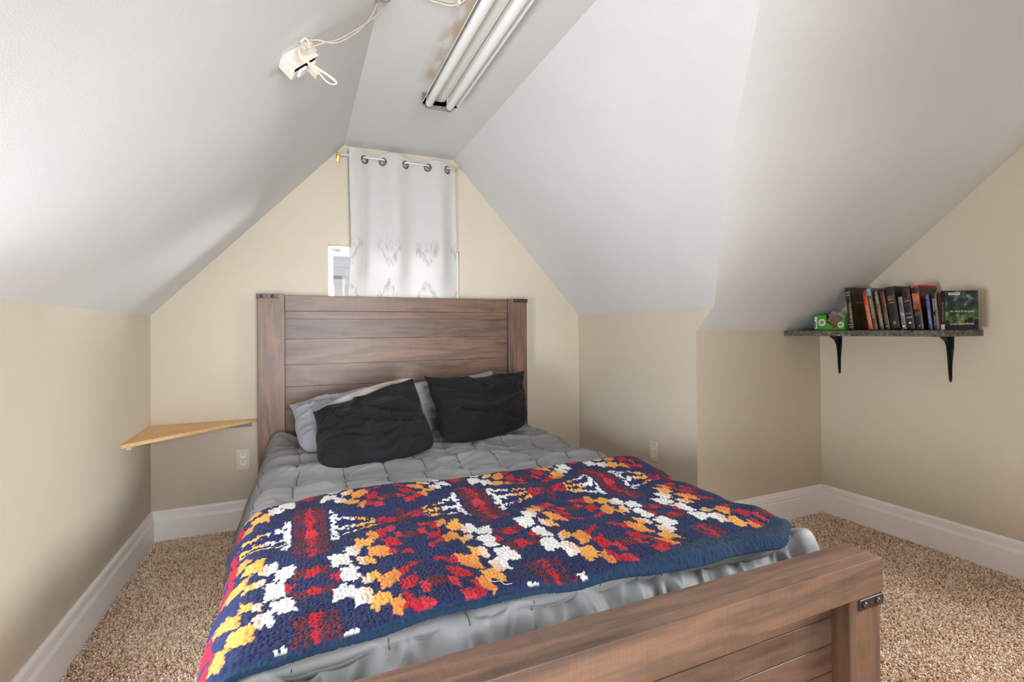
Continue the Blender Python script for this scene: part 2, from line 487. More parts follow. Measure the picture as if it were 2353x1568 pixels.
# ------------------------------------------------------------------ windows
def window(name, o, ax, ay, W, H, latch=False):
    """double hung sash: o lower corner, ax along width, ay outwards"""
    root = empty(name, o, kind='structure')
    o, ax, ay, az = Vector(o), Vector(ax), Vector(ay), Vector((0,0,1))
    def part(nm, x0, x1, y0, y1, z0, z1, mat, par=root):
        return MB().obox(o+ax*x0+ay*y0+az*z0, ax*(x1-x0), ay*(y1-y0), az*(z1-z0)).build(nm, mat, par, bevel=0.002, seg=1)
    V = M['plastic_white']; fw = .022
    part('jamb', 0, fw, .03, .12, 0, H, V); part('jamb', W-fw, W, .03, .12, 0, H, V)
    part('head_jamb', fw, W-fw, .03, .12, H-.018, H, V); part('sill', -.0, W, .0, .12, -.0, .02, V)
    for (z0, z1, y0) in ((.02, H*.52, .045), (H*.48, H-.018, .078)):
        part('sash_stile', fw, fw+.012, y0, y0+.03, z0, z1, V); part('sash_stile', W-fw-.012, W-fw, y0, y0+.03, z0, z1, V)
        part('sash_rail', fw+.012, W-fw-.012, y0, y0+.03, z0, z0+.03, V); part('sash_rail', fw+.012, W-fw-.012, y0, y0+.03, z1-.035, z1, V)
        part('pane', fw+.012, W-fw-.012, y0+.013, y0+.017, z0+.03, z1-.035, M['glass'])
    return root
w1 = window('window_1', (WX0, 0.0, WZ0), (1,0,0), (0,1,0), WX1-WX0, WZ1-WZ0)
window('window_2', (XG, GY0, GZ0), (0,-1,0), (1,0,0), GY0-GY1, GZ1-GZ0)
window('added_window_left', (XL, LY1, LZ0), (0,1,0), (-1,0,0), LY0-LY1, LZ1-LZ0)  # made-up window, out of view, added as a source of side light
# invented doorway behind the camera, added for its light: white casing round the opening
dr = empty('added_doorway', ((RX0+RX1)/2, YR, 0), kind='structure')
bxo('added_door_casing', RX0-.07, RX0, YR, YR+.018, 0, RZ1+.07, M['trim'], dr, .003)
bxo('added_door_casing', RX1, RX1+.07, YR, YR+.018, 0, RZ1+.07, M['trim'], dr, .003)
bxo('added_head_casing', RX0, RX1, YR, YR+.018, RZ1, RZ1+.07, M['trim'], dr, .003)
# sash latch near the head of the window
lb = MB().box(.207,.241,.064,.078,1.600,1.606).box(.209,.216,.064,.076,1.606,1.626).box(.232,.239,.064,.076,1.606,1.626)
lb.box(.212,.236,.066,.074,1.621,1.628).lathe((.224,.07,1.613),(0,-1,0),[(.008,-.004),(.008,.006),(.005,.008)],12)
tag(lb.build('latch', M['steel_gray'], w1), 'gray metal sash latch')

# neighbouring house beyond the back window
hs = empty('neighbor_house', (0.5, 3.0, -3.0), 'white clapboard house wall with tan window trim outside the back window', 'building')
bd = None
for i in range(20):
    z0 = 1.984-.1075*(i-6)
    if i == 0:
        m = MB().add([(-.9,3.0,z0-.1075),(2.4,3.0,z0-.1075),(2.4,3.018,z0),(-.9,3.018,z0),(-.9,3.03,z0-.1075),(2.4,3.03,z0-.1075),(2.4,3.03,z0),(-.9,3.03,z0)],
                     [(0,1,2,3),(4,7,6,5),(0,4,5,1),(1,5,6,2),(2,6,7,3),(3,7,4,0)])
        bd = m.build('siding_board', M['siding'], hs); zb = z0
    else: dup(bd, hs, (0,0,z0-zb))
MB().box(-.9,2.4,3.0,3.03,-3.0,.478).build('lower_wall', M['siding'], hs)
MB().box(.10,.475,2.965,3.0,1.66,1.762).box(.40,.475,2.965,3.0,.6,1.66).build('window_trim', M['tan_trim'], hs, bevel=.004)
MB().box(.10,.40,2.985,3.01,.6,1.66).build('window_sash', M['plastic_white'], hs)
MB().box(.10,.37,2.975,2.984,.6,1.63).build('pane', plain('neighbor_pane', lin(186, 190, 194), 0.15), hs)

S('ground', [(-8,.4,-3.0),(9,.4,-3.0),(9,9,-3.0),(-8,9,-3.0)], [(0,1,2,3)], plain('lawn', lin(120, 128, 96), .95, 0, .2, 4))

# ------------------------------------------------------------------ bed frame
HX0, HX1, HZ = -0.2065, 1.4335, 1.318
FX0, FX1 = HX0, HX1
FZ, FY0, FY1 = 0.4866, -2.2205, -2.3187
bed = empty('bed_frame', (0.6135, -1.2, 0), 'weathered brown wooden panel bed frame with plank headboard and low footboard', 'bed')
PW = 0.137
Yf = -0.10        # front of headboard posts
for x0, x1 in ((HX0, HX0+PW), (HX1-PW, HX1)):
    bxo('headboard_post', x0, x1, Yf, -0.050, 0, HZ, M['wood_z'], bed, .003)
bxo('headboard_rail', HX0+PW, HX1-PW, -.085, -.05, 1.226, HZ-.003, M['wood_x'], bed, .002)
bxo('headboard_backing', HX0+PW, HX1-PW, -.056, -.051, .25, 1.226, M['wood_x'], bed)
seams = [1.226, 1.181, 1.066, .919, .794, .668, .54, .40, .26]
for a, b in zip(seams[:-1], seams[1:]):
    bxo('headboard_plank', HX0+PW, HX1-PW, -.0705-random.uniform(0, .0008), -.0562, b+.0004, a-.0004, M['wood_x'], bed, .0007, 1)

def bracket(x0, x1, y, z0, z1, outer, wrap):
    """strap on the face with a leg round the outer side, two domed bolts and a screw"""
    m = MB().box(x0, x1, y-.0045, y, z0, z1)
    xs = (x1-.0001, x1+.0035) if outer > 0 else (x0-.0035, x0+.0001)
    m.box(xs[0], xs[1], y-.0045, y+wrap, z0, z1)
    o = m.build('corner_bracket', M['bronze'], bed, bevel=.001, seg=1)
    zc = (z0+z1)/2; Wd = x1-x0
    for k in (.2, .76):
        MB().lathe((x0+Wd*k, y-.0045, zc), (0,-1,0), [(.0085,0),(.0088,.0015),(.0078,.004),(.005,.0062),(.002,.007)], 16).build('bolt', M['bronze_bolt'], o, smooth=True)
    MB().lathe((x0+Wd*.48, y-.0045, zc), (0,-1,0), [(.0033,0),(.0033,.001),(.002,.002)], 10).build('screw', M['bronze_bolt'], o, smooth=True)
bracket(HX0-.001, HX0+.1, Yf, HZ-.0235, HZ+.001, -1, .05)
bracket(HX1-.1, HX1+.001, Yf, HZ-.0235, HZ+.001, 1, .05)

# footboard: deep top rail built of two strips, posts set back, recessed planks
yb = FY0-.062
bxo('footboard_cap_strip', FX0, FX1, yb, FY0, FZ-.09, FZ, M['wood_x'], bed, .0010)
bxo('footboard_face_board', FX0, FX1, FY1, yb-.0001, FZ-.09, FZ, M['wood_x'], bed, .0012)
for x0, x1 in ((FX0+.012, FX0+.137), (FX1-.137, FX1-.012)):
    bxo('footboard_post', x0, x1, FY1+.002, FY0-.008, 0, FZ-.09, M['wood_z'], bed, .003)
fs = [FZ-.09, .333, .262, .19, .112, .04]
for a, b in zip(fs[:-1], fs[1:]):
    bxo('footboard_plank', FX0+.137, FX1-.137, FY1+.05, FY1+.066, b+.0008, a-.0008, M['wood_x'], bed, .0015, 1)
for sgn, (x0, x1) in ((-1, (FX0+.008, FX0+.104)), (1, (FX1-.104, FX1-.008))):
    bracket(x0, x1, FY1+.002, FZ-.121, FZ-.093, sgn, .05)
for x0 in (FX0+.03, FX1-.055):
    bxo('side_rail', x0, x0+.025, FY0-.008, -.1, .10, .26, M['wood_y'], bed, .002)
bxo('slat_deck', FX0+.06, FX1-.06, FY0+.01, -.11, .215, .235, M['wood_y'], bed)

# ------------------------------------------------------------------ bedding surface
CXB = 0.615
def bed_xz(s, y, lift=0.0, left_flare=None):
    """cross-section of the made bed: s runs across (0 = middle), returns x, z"""
    W, r = 0.70, 0.075
    side = np.where(s < 0, -1.0, 1.0); a = np.abs(s)
    fl = 0.10+0.27*sst(-1.22, -0.72, y) if left_flare is None else left_flare
    fl = np.where(s < 0, fl, 0.10)
    ang = np.pi/2-np.arctan(fl)
    la = r*ang
    t1 = np.clip(a-W, 0, la)/r
    t2 = np.clip(a-W-la, 0, None)
    x = np.minimum(a, W)+r*np.sin(t1)+t2*np.cos(ang)
    z = -r*(1-np.cos(t1))-t2*np.sin(ang)
    top = 0.503+0.018*np.cos(np.clip(s/0.8, -1, 1)*np.pi/2)
    top = top-0.11*sst(-2.145, -2.245, y)**1.2
    return CXB+side*x, top+z

def comforter():
    ns, ny = 380, 300
    s = np.linspace(-1.185, 1.10, ns); y = np.linspace(-0.135, -2.208, ny)
    S_, Y_ = np.meshgrid(s, y)
    x, z = bed_xz(S_, Y_)
    P = np.stack([x, Y_+0*x, z], axis=2)
    # hem of the left drape turns in towards the foot
    N = grid_normals(P); N *= np.sign(N[ny//2, ns//2, 2])
    onL = sst(-0.62, -0.85, S_)
    top = 1-sst(0.66, 0.76, np.abs(S_))
    under = sst(-1.27, -1.36, Y_)*sst(-2.20, -2.165, Y_-.09*sst(.55, .75, S_))      # beneath the throw
    keep = 1-under
    pitch = .1655
    # stitched squares with wandering seams
    wob = .012*fbm(S_*5, Y_*5, 3, 2)
    row = (Y_+.062+.008*fbm(S_*4, Y_*3, 5, 2))/pitch
    jog = .012*(np.floor(row) % 2)
    cx = (S_+CXB-.002+wob+jog)/pitch
    du = np.abs(cx-np.round(cx))*pitch; dv = np.abs(row-np.round(row))*pitch
    puff = .008*(1-np.exp(-du/.030))*(1-.3*np.exp(-dv/.020))-.004
    groove = -.004*np.exp(-(du/.0045)**2)
    tuck = -.003*np.exp(-(dv/.006)**2)
    # crumple: folds pulled across the bed, finer ones near the seams
    wx = .10*fbm(S_*2.3, Y_*2.3, 11, 2); wy = .06*fbm(S_*2.0+4, Y_*2.4+7, 13, 2)
    rg = lambda a, b, sd: (1-np.abs(vnoise(a, b, sd)))**3
    wr = .030*(rg((S_+wx)*1.6+Y_*1.1, (Y_+wy)*7.5+S_*1.2, 15)-.35)
    wr += .016*(rg((S_+wx)*3.4-Y_*2.2, (Y_+wy)*13.0+S_*3.2, 17)-.35)
    wr += .006*(rg((S_+wy)*6.0+Y_*5.0, (Y_+wx)*22.0-S_*6.0, 19)-.35)
    wr += .010*fbm(S_*2.0, Y_*2.2, 31, 2)
    leftw = onL*sst(-1.3, -1.0, Y_)
    wr += leftw*.020*(rg(S_*1.6+Y_*2.5, Y_*8.0+S_*3.5+wx*4, 41)-.35)
    # foot end: gathers where the quilt is stuffed behind the footboard
    footw = sst(-2.125, -2.165, Y_)
    gather = .034*(ridge(S_*6.2+Y_*3, Y_*3.0, 61, 2)-1.35)+.014*(ridge(S_*14-Y_*9, Y_*6.0, 63, 2)-1.1)
    h = (puff+groove+tuck+wr)*(keep*(.35+.65*top)+.0)
    h = h*(1-.5*footw)+footw*gather*top
    h -= .008*under
    # corner of the quilt pushed up by the headboard and pillow
    bump = .05*np.exp(-((S_+.715)/.07)**2-((Y_+.21)/.10)**2)
    puffR = .040*np.exp(-((S_-.79)/.055)**2-((Y_+2.15)/.045)**2)+.022*np.exp(-((S_-.70)/.05)**2-((Y_+2.17)/.03)**2)
    P = P+N*h[..., None]; P[..., 2] += bump+puffR*1.0
    # keep the stuffed end clear of the footboard
    P[..., 1] = np.maximum(P[..., 1], FY0+.008)
    P[..., 1] = np.minimum(P[..., 1], -.112)
    # hem dips
    low = sst(-1.05, -1.185, S_)
    P[..., 2] += low*.025*fbm(Y_*5, S_*0+2, 71, 2)
    P[..., 2] = np.maximum(P[..., 2], .035)
    V2 = P-N*.012
    V = np.concatenate([P.reshape(-1, 3), V2.reshape(-1, 3)])
    n = ny*ns
    Q = np.concatenate([grid_quads(ny, ns)[:, ::-1], grid_quads(ny, ns, n), rim_quads(ny, ns, n)[:, ::-1]])
    t = NT('gray_microfiber'); t.rough(0.55); t.b.inputs['Specular IOR Level'].default_value = 0.35
    t.b.inputs['Sheen Weight'].default_value = 0.08
    f = t.noise(t.coord(), 3, 4)
    t.base(t.ramp(f, [(0.3, lin(114, 115, 117)), (0.7, lin(128, 128, 128))]))
    b1 = t.noise(t.coord(), 55, 4)
    t.bump(b1, 0.25, 0.004)
    o = np_mesh('comforter', V, Q, t.m)
    tag(o, 'rumpled gray quilted comforter spread over the bed', 'comforter')
    # dark stitching thread along each seam row
    thread = plain('dark_thread', lin(52, 53, 57), 0.8)
    def at(sv, yv):
        j = (sv-s[0])/(s[-1]-s[0])*(ns-1); i = (yv-y[0])/(y[-1]-y[0])*(ny-1)
        i0, j0 = int(np.clip(i, 0, ny-2)), int(np.clip(j, 0, ns-2)); fi, fj = i-i0, j-j0
        p = (P[i0,j0]*(1-fi)+P[i0+1,j0]*fi)*(1-fj)+(P[i0,j0+1]*(1-fi)+P[i0+1,j0+1]*fi)*fj
        nn = N[i0, j0]
        return p+nn*.0006
    # find the seam columns on the grid itself
    col = np.round(cx)
    for c in range(-4, 11):
        for r_ in range(-13, 2):
            pts = []
            ys = np.linspace((r_+.14)*pitch-.062, (r_+.90)*pitch-.062, 9)
            for yv in ys:
                if not (-2.19 < yv < -.14): continue
                i = int(round((yv-y[0])/(y[-1]-y[0])*(ny-1))); i = min(max(i, 0), ny-1)
                d = np.abs(cx[i]-c); j = int(np.argmin(d))
                if d[j] > .05 or abs(s[j]) > .9 or (yv < -2.0 and s[j] > .66): continue
                if -2.1 < yv < -1.33: continue
                pts.append(P[i, j]+N[i, j]*.0008)
            if len(pts) >= 3: MB().tube(pts, .0011, 5).build('stitched_seam', thread, o)
    return P, N

CP, CN = comforter()

mt = bxo('mattress', CXB-.745, CXB+.745, -2.155, -.125, .236, .452, M['mattress'], None, .05, 4)
tag(mt, 'white mattress under the gray comforter', 'mattress')

# ------------------------------------------------------------------ throw blanket
NAVY, RED, MAROON, GOLD, ORANGE, PINK, WHITE, TEAL, SCAR = [np.array(lin(*c)[:3]) for c in
    ((30,37,72), (158,24,38), (86,32,42), (206,148,70), (196,120,60), (206,176,156), (208,206,202), (28,46,68), (166,44,54))]

def throw_colors(X, Y):
    """woven motif: stepped diamonds between striped columns, mirrored about column axes and arrow rows"""
    hu, hv = .2575, .305
    jx = .0035*vnoise(X*210, Y*70, 5); jy = .0075*vnoise(X*260, Y*60, 9)
    u = np.abs((X-.03+jx+hu) % (2*hu)-hu); v = np.abs((Y+1.893+jy+hv) % (2*hv)-hv)
    C = np.tile(NAVY, X.shape+(1,))
    v = np.where(Y < -1.893, v/1.10, v)      # the near half is pulled a little longer
    vq = v/.84
    def poly(pts, col):
        m = np.zeros(X.shape, bool); n = len(pts)
        for i in range(n):
            (x1, y1), (x2, y2) = pts[i], pts[(i+1) % n]
            c = ((y1 > vq) != (y2 > vq)) & (u < (x2-x1)*(vq-y1)/(y2-y1+1e-12)+x1)
            m ^= c
        C[m] = col
    # white steps
    poly([(.060,-.01),(.090,-.01),(.104,.022),(.098,.045),(.062,.045)], WHITE)
    poly([(.050,.050),(.088,.058),(.086,.105),(.070,.128),(.038,.132),(.040,.075)], WHITE)
    poly([(.080,.105),(.103,.100),(.100,.165),(.082,.180),(.076,.145)], WHITE)
    poly([(.102,.098),(.120,.118),(.116,.182),(.098,.168)], PINK)
    poly([(.104,.045),(.123,.030),(.123,.082),(.104,.092)], PINK)
    poly([(.122,.034),(.146,.016),(.144,.066),(.122,.080)], GOLD)
    poly([(.140,.066),(.180,.042),(.190,.066),(.184,.102),(.157,.132),(.136,.138)], ORANGE)
    poly([(.140,.070),(.162,.056),(.160,.118),(.138,.134)], GOLD*.5+ORANGE*.5)
    poly([(.114,.152),(.133,.142),(.154,.158),(.150,.208),(.128,.212),(.114,.226),(.110,.194)], GOLD)
    poly([(.150,.196),(.174,.178),(.172,.246),(.154,.264),(.144,.250)], ORANGE)
    # red heart
    poly([(.182,.110),(.222,.092),(.217,.150),(.198,.168),(.174,.174)], RED)
    poly([(.176,.180),(.192,.190),(.190,.232),(.209,.222),(.226,.236),(.224,.272),(.197,.270),(.169,.250)], RED)
    poly([(.200,.232),(.226,.236),(.224,.272),(.200,.268)], SCAR)
    poly([(.214,.160),(.236,.151),(.232,.200),(.213,.212)], SCAR)
    poly([(.236,.138),(.262,.136),(.262,.190),(.234,.190)], MAROON)
    poly([(.186,.060),(.196,.048),(.206,.050),(.222,.030),(.243,.032),(.232,.050),(.216,.056),(.206,.074),(.188,.088)], RED)
    # striped columns
    grain = vnoise(X*150, Y*330, 3)
    colm = (u < .045)
    C[colm & (v > .135) & (grain > -.28)] = MAROON
    C[colm & (v > .135) & (u < .0125+.006*vnoise(X*0+3, Y*60, 8)) & (grain > -.5)] = RED
    C[(u < .021) & (((u/.021)**2+((v-hv)/.018)**2) < 1)] = SCAR
    poly([(-.01,.030),(.044,.036),(.042,.082),(-.01,.072)], MAROON)
    poly([(-.01,.026),(.015,.030),(.015,.074),(-.01,.074)], RED)
    poly([(.034,.0),(.060,.0),(.060,.034),(.050,.020),(.040,.010)], RED)
    # comb arrows
    w_ = hv-v
    g2 = vnoise(X*170, Y*170, 14)
    pal = np.where((u < .112)[..., None], WHITE, np.where((u < .128)[..., None], PINK, np.where((u < .182)[..., None], GOLD, RED)))
    bar = (u > .054) & (u < .074) & (w_ < .088) & (g2 > -.42)
    taper = np.clip((u-.076)/.17, 0, 1)
    l1 = (u >= .072) & (u < .245) & (np.abs(w_-(.046*(1-taper)+.004)) < .0062) & (g2 > -.5)
    l0 = (u >= .072) & (u < .245) & (w_ < .0085) & (g2 > -.45)
    C[bar] = WHITE
    for mm in (l1, l0): C[mm] = pal[mm]
    C[(u > .238) & (w_ < .055) & (grain > -.1)] = MAROON
    return C

def throw():
    ds = .0026
    s = np.arange(-1.03, 1.02, ds); y = np.arange(-1.292, -2.205, -ds)
    ns, ny = len(s), len(y)
    S_, Y_ = np.meshgrid(s, y)
    # the far and near edges wander
    far = -1.292+.014*fbm(S_*2.2, S_*0+1.5, 81, 2)-.055*sst(-.52, -.74, S_)-.12*sst(-.72, -1.0, S_)
    near = -2.150-.026*sst(-.3, .6, S_)+.085*sst(.60, .80, S_)+.006*fbm(S_*4, S_*0, 83, 2)
    t = (Y_-y[0])/(y[-1]-y[0])
    Yw = far+(near-far)*t
    # pattern rides on the cloth
    x, z = bed_xz(S_, Yw, left_flare=.09+.05*sst(-1.6, -1.3, Yw))
    # puffy folds: a long crease along the arrow row
    fold = .010*np.exp(-((Yw+1.52+.03*np.sin(S_*5))/.055)**2)-.010*np.exp(-((Yw+1.63+.03*np.sin(S_*4+1))/.045)**2)
    und = .008*fbm(S_*3.1, Yw*3.6, 85, 3)+.006*fbm(S_*6, Yw*9, 87, 2)
    P = np.stack([x, Yw, z], axis=2)
    N = grid_normals(P); N *= np.sign(N[ny//2, ns//2, 2])
    off = .016+fold*(np.abs(S_) < .8)+und
    # rise over the quilt folds at the right shoulder
    off += .02*np.exp(-((S_-.66)/.10)**2-((Yw+1.40)/.07)**2)
    # tufts: jittered cells
    cs = .0098
    gx, gy = S_/cs, Yw/cs
    ix, iy = np.floor(gx).astype(np.int64), np.floor(gy).astype(np.int64)
    best = np.full(S_.shape, 9.0); second = best.copy()
    bx_, by_ = np.zeros_like(S_), np.zeros_like(S_)
    def hsh(a, b, k):
        n = (a*374761393+b*668265263+k*974711) & 0xffffffff
        n = ((n ^ (n >> 13))*1274126177) & 0xffffffff
        return ((n ^ (n >> 16)) & 0xffff)/65535.0
    for dx in (-1, 0, 1):
        for dy in (-1, 0, 1):
            a, b = ix+dx, iy+dy
            px = a+.5+.8*(hsh(a, b, 1)-.5); py = b+.5+.8*(hsh(a, b, 2)-.5)
            d = np.hypot(gx-px, gy-py)
            m = d < best
            second = np.where(m, best, np.minimum(second, d))
            best = np.where(m, d, best); bx_ = np.where(m, px*cs, bx_); by_ = np.where(m, py*cs, by_)
    edge = second-best
    tuft = .0034*np.sqrt(np.clip(1-(best/.95)**2, 0, 1))*sst(0, .22, edge)+.0008*vnoise(S_*300, Yw*300, 91)
    hw = .010+.054*sst(-.05, .60, S_); hem = sst(1-(hw+.003)/.87, 1-(hw-.003)/.87, t)
    tuft = tuft*(1-.75*hem)+.0016*hem*vnoise(S_*330, Yw*330, 93)
    roll = sst(.965, 1.0, t)+sst(.035, 0.0, t)
    off = off-.010*roll**2
    P = P+N*(off+tuft)[..., None]
    P[..., 1] = np.maximum(P[..., 1], FY0+.012)
    # colour mostly follows the tuft it sits on, feathered at the edges
    mixk = .34
    X0 = CXB+S_*mixk+bx_*(1-mixk); Y0 = Yw*mixk+by_*(1-mixk)
    C = throw_colors(X0, Y0)
    C = C*(1+.10*vnoise(S_*160, Yw*160, 95))[..., None]
    C = C*(1-hem[..., None])+hem[..., None]*TEAL*(1+.25*vnoise(S_*300, Yw*300, 97))[..., None]
    C = np.clip(C, 0, 1)
    V2 = P-N*.012
    V = np.concatenate([P.reshape(-1, 3), V2.reshape(-1, 3)])
    Cc = np.concatenate([C.reshape(-1, 3), np.tile(TEAL, (ns*ny, 1))])
    n = ns*ny
    Q = np.concatenate([grid_quads(ny, ns)[:, ::-1], rim_quads(ny, ns, n)[:, ::-1]])
    used = np.zeros(2*n, bool); used[Q.ravel()] = True
    remap = np.cumsum(used)-1
    tm = NT('sherpa_fleece'); tm.rough(0.95); tm.b.inputs['Specular IOR Level'].default_value = 0.1
    tm.b.inputs['Sheen Weight'].default_value = 0.06
    at = tm.new('ShaderNodeVertexColor', layer_name='tint'); tm.base(at.outputs[0])
    tm.bump(tm.noise(tm.coord(), 900, 3), 0.5, 0.0015)
    o = np_mesh('throw_blanket', V[used], remap[Q], tm.m, color=Cc[used])
    # stray white thread lying on the pile
    pth = []
    for tx, ty in ((.394,-2.085),(.401,-2.100),(.413,-2.104),(.419,-2.119),(.434,-2.124)):
        k = int(np.argmin(((P[..., 0]-tx)**2+(P[..., 1]-ty)**2).ravel()))
        pth.append(tuple(P.reshape(-1, 3)[k]+N.reshape(-1, 3)[k]*.0025))
    tag(MB().tube(smooth_path(pth, 5), .0005, 5).build('loose_thread', plain('white_thread', lin(232, 230, 226), .8), o, smooth=True), 'loose white thread')
    return tag(o, 'navy, red, gold and white patterned sherpa throw laid across the foot of the bed', 'blanket')
throw()

# ------------------------------------------------------------------ pillows
def fabric(name, c, c2=None):
    t = NT(name); t.rough(0.8); t.b.inputs['Specular IOR Level'].default_value = 0.2
    t.b.inputs['Sheen Weight'].default_value = 0.05
    f = t.noise(t.coord(), 6, 4)
    c2 = c2 or tuple(min(1, x*1.15) for x in c[:3])+(1,)
    t.base(t.ramp(f, [(0.3, c), (0.7, c2)]))
    t.bump(t.noise(t.coord(), 700, 2), 0.25, 0.0008)
    return t.m
M['pil_black'] = fabric('black_cotton', lin(17, 15, 17), lin(22, 20, 22))
M['pil_beige'] = fabric('beige_gray_cotton', lin(158, 149, 142))
M['pil_gray'] = fabric('gray_cotton', lin(134, 136, 141))
M['pil_gray2'] = fabric('light_gray_cotton', lin(150, 151, 156))

def pillow(name, TL, TR, BR, BL, T, front, back, label, seed, curl=0.0, sag=0.0, group=None, bs=(0,0,0), bow=-.075):
    TL, TR, BR, BL = [np.array(p, float) for p in (TL, TR, BR, BL)]
    nu, nv = 90, 64
    u = np.linspace(-1, 1, nu); v = np.linspace(-1, 1, nv)
    u = np.sign(u)*(1-(1-np.abs(u))**1.25); v = np.sign(v)*(1-(1-np.abs(v))**1.25)
    U, Vv = np.meshgrid(u, v)
    # edges pull in between the corners
    en = .035*vnoise(U*2.2+seed, Vv*0+.3, seed+21); en2 = .03*vnoise(Vv*2.4+seed, U*0+.7, seed+22)
    lowv = np.clip(Vv, 0, 1)
    kr = 1-.30*(1-np.sqrt(1-lowv**2*.62))-.10*lowv**8
    a = U*(1-.075*(1-Vv**2))*kr+en2*np.abs(U)**3
    b = Vv*(1+np.where(Vv < 0, bow, .10)*(1-U**2)-.05*(Vv > 0)*U**6)+en*np.abs(Vv)**3*(1-U**6)
    fu, fv = (a+1)/2, (b+1)/2
    P = (TL*(1-fu)[..., None]+TR*fu[..., None])*(1-fv)[..., None]+(BL*(1-fu)[..., None]+BR*fu[..., None])*fv[..., None]
    n = np.cross(TR-TL, BL-TL)+np.cross(BR-BL, BR-TR); n /= np.linalg.norm(n)
    if n[1] > 0: n = -n                       # front faces the room
    h = T*1.2*(np.clip(1-np.abs(U)**2.6, 0, 1)**.55)*(np.clip(1-np.abs(Vv)**2.6, 0, 1)**.55)*(.8+.4*fv*sag)
    amp = np.clip(1-np.abs(U)**6, 0, 1)*np.clip(1-np.abs(Vv)**6, 0, 1)
    wq = .5*fbm(U*1.2, Vv*1.2, seed+31, 2); rp = lambda a, b, sd: (1-np.abs(vnoise(a, b, sd)))**3
    wr = .042*(rp(U*.9+Vv*.8+wq, Vv*2.3-U*.9+wq, seed)-.35)+.026*(rp(U*1.7-Vv*1.2, Vv*4.2+U*1.1+wq*2, seed+5)-.35)*(.4+.8*fv)+.008*fbm(U*1.3, Vv*1.6, seed+9, 3)
    ang = np.arctan2(Vv, U); wr += .004*np.cos(ang*26+3*fbm(U*2, Vv*2, seed+3, 2))*np.clip(np.hypot(U, Vv)-.6, 0, 1)
    up = np.array([0, 0, 1.0])
    bend = curl*(U**2)[..., None]*n
    Pf = P+n*(h+wr*amp)[..., None]+bend
    Pb = P-n*(h*.85+wr*amp*.6)[..., None]+bend+np.array(bs)*((1-U**2)*np.exp(-((Vv+.72)/.34)**2)+.5*(1-Vv**2)*np.exp(-((U-.8)/.25)**2))[..., None]
    zf = lambda A: A
    o0 = (BL+BR)/2
    root = empty(name, tuple(o0), label, 'pillow', group)
    q = grid_quads(nv, nu)
    nrm = np.cross(Pf[0,1]-Pf[0,0], Pf[1,0]-Pf[0,0])
    c_ = grid_normals(Pf)[nv//2, nu//2]
    qq = q if np.dot(c_, n) > 0 else q[:, ::-1]
    np_mesh('front_panel', Pf.reshape(-1, 3), qq, front, root)
    tag(np_mesh('back_panel', Pb.reshape(-1, 3), qq[:, ::-1], back, root), None)
    # stitched edge welt
    loop = [tuple(Pf[0, i]) for i in range(0, nu, 3)]+[tuple(Pf[j, -1]) for j in range(0, nv, 3)]+[tuple(Pf[-1, i]) for i in range(nu-1, -1, -3)]+[tuple(Pf[j, 0]) for j in range(nv-1, -1, -3)]
    MB().tube(loop, .0016, 5).build('edge_seam', front, root, smooth=True)
    return root

pillow('pillow', (-.050,-.31,.722), (.60,-.20,.775), (.62,-.44,.535), (-.02,-.60,.520), .085, M['pil_gray'], M['pil_gray'],
       'gray pillow slumped on the headboard behind the beige-backed black pillow', 101, 0, .5, bow=.12)
pillow('pillow', (.56,-.20,.79), (1.145,-.175,.842), (1.20,-.33,.545), (.60,-.40,.535), .075, M['pil_gray2'], M['pil_gray2'],
       'light gray pillow mostly hidden behind the smooth black pillow', 151, 0, .3)
pillow('pillow', (.063,-.55,.715), (.548,-.56,.855), (.640,-.845,.545), (.050,-.945,.532), .075, M['pil_black'], M['pil_beige'],
       'creased black pillow with a beige back leaning left of the other black pillow', 211, 0, .6, bs=(.012,.045,.085))
pillow('pillow', (.640,-.42,.850), (1.305,-.31,.848), (1.262,-.535,.552), (.625,-.800,.542), .080, M['pil_black'], M['pil_beige'],
       'smooth black pillow nearest the right headboard post', 263, 0, .4, bs=(.0,.02,.0), bow=-.20)

# ------------------------------------------------------------------ curtain and rod
ROD_Y, ROD_Z = -.055, 2.165
rod = empty('curtain_rod', (.59, ROD_Y, ROD_Z), 'thin white curtain rod on small brass brackets under the ceiling', 'curtain rod')
MB().tube([(.222,ROD_Y,ROD_Z),(.957,ROD_Y,ROD_Z-.002)], .0055, 12).build('rod', M['white_metal'], rod, smooth=True)
for x in (.224, .954):
    m = MB().box(x-.009,x+.009,-.003,0,ROD_Z-.032,ROD_Z+.018).box(x-.006,x+.006,ROD_Y+.004,-.003,ROD_Z-.012,ROD_Z-.007)
    m.box(x-.007,x+.007,ROD_Y-.008,ROD_Y+.006,ROD_Z-.012,ROD_Z-.007).box(x-.007,x+.007,ROD_Y-.0095,ROD_Y-.0065,ROD_Z-.012,ROD_Z+.009)
    m.build('rod_bracket', M['brass'], rod, bevel=.0008, seg=1)

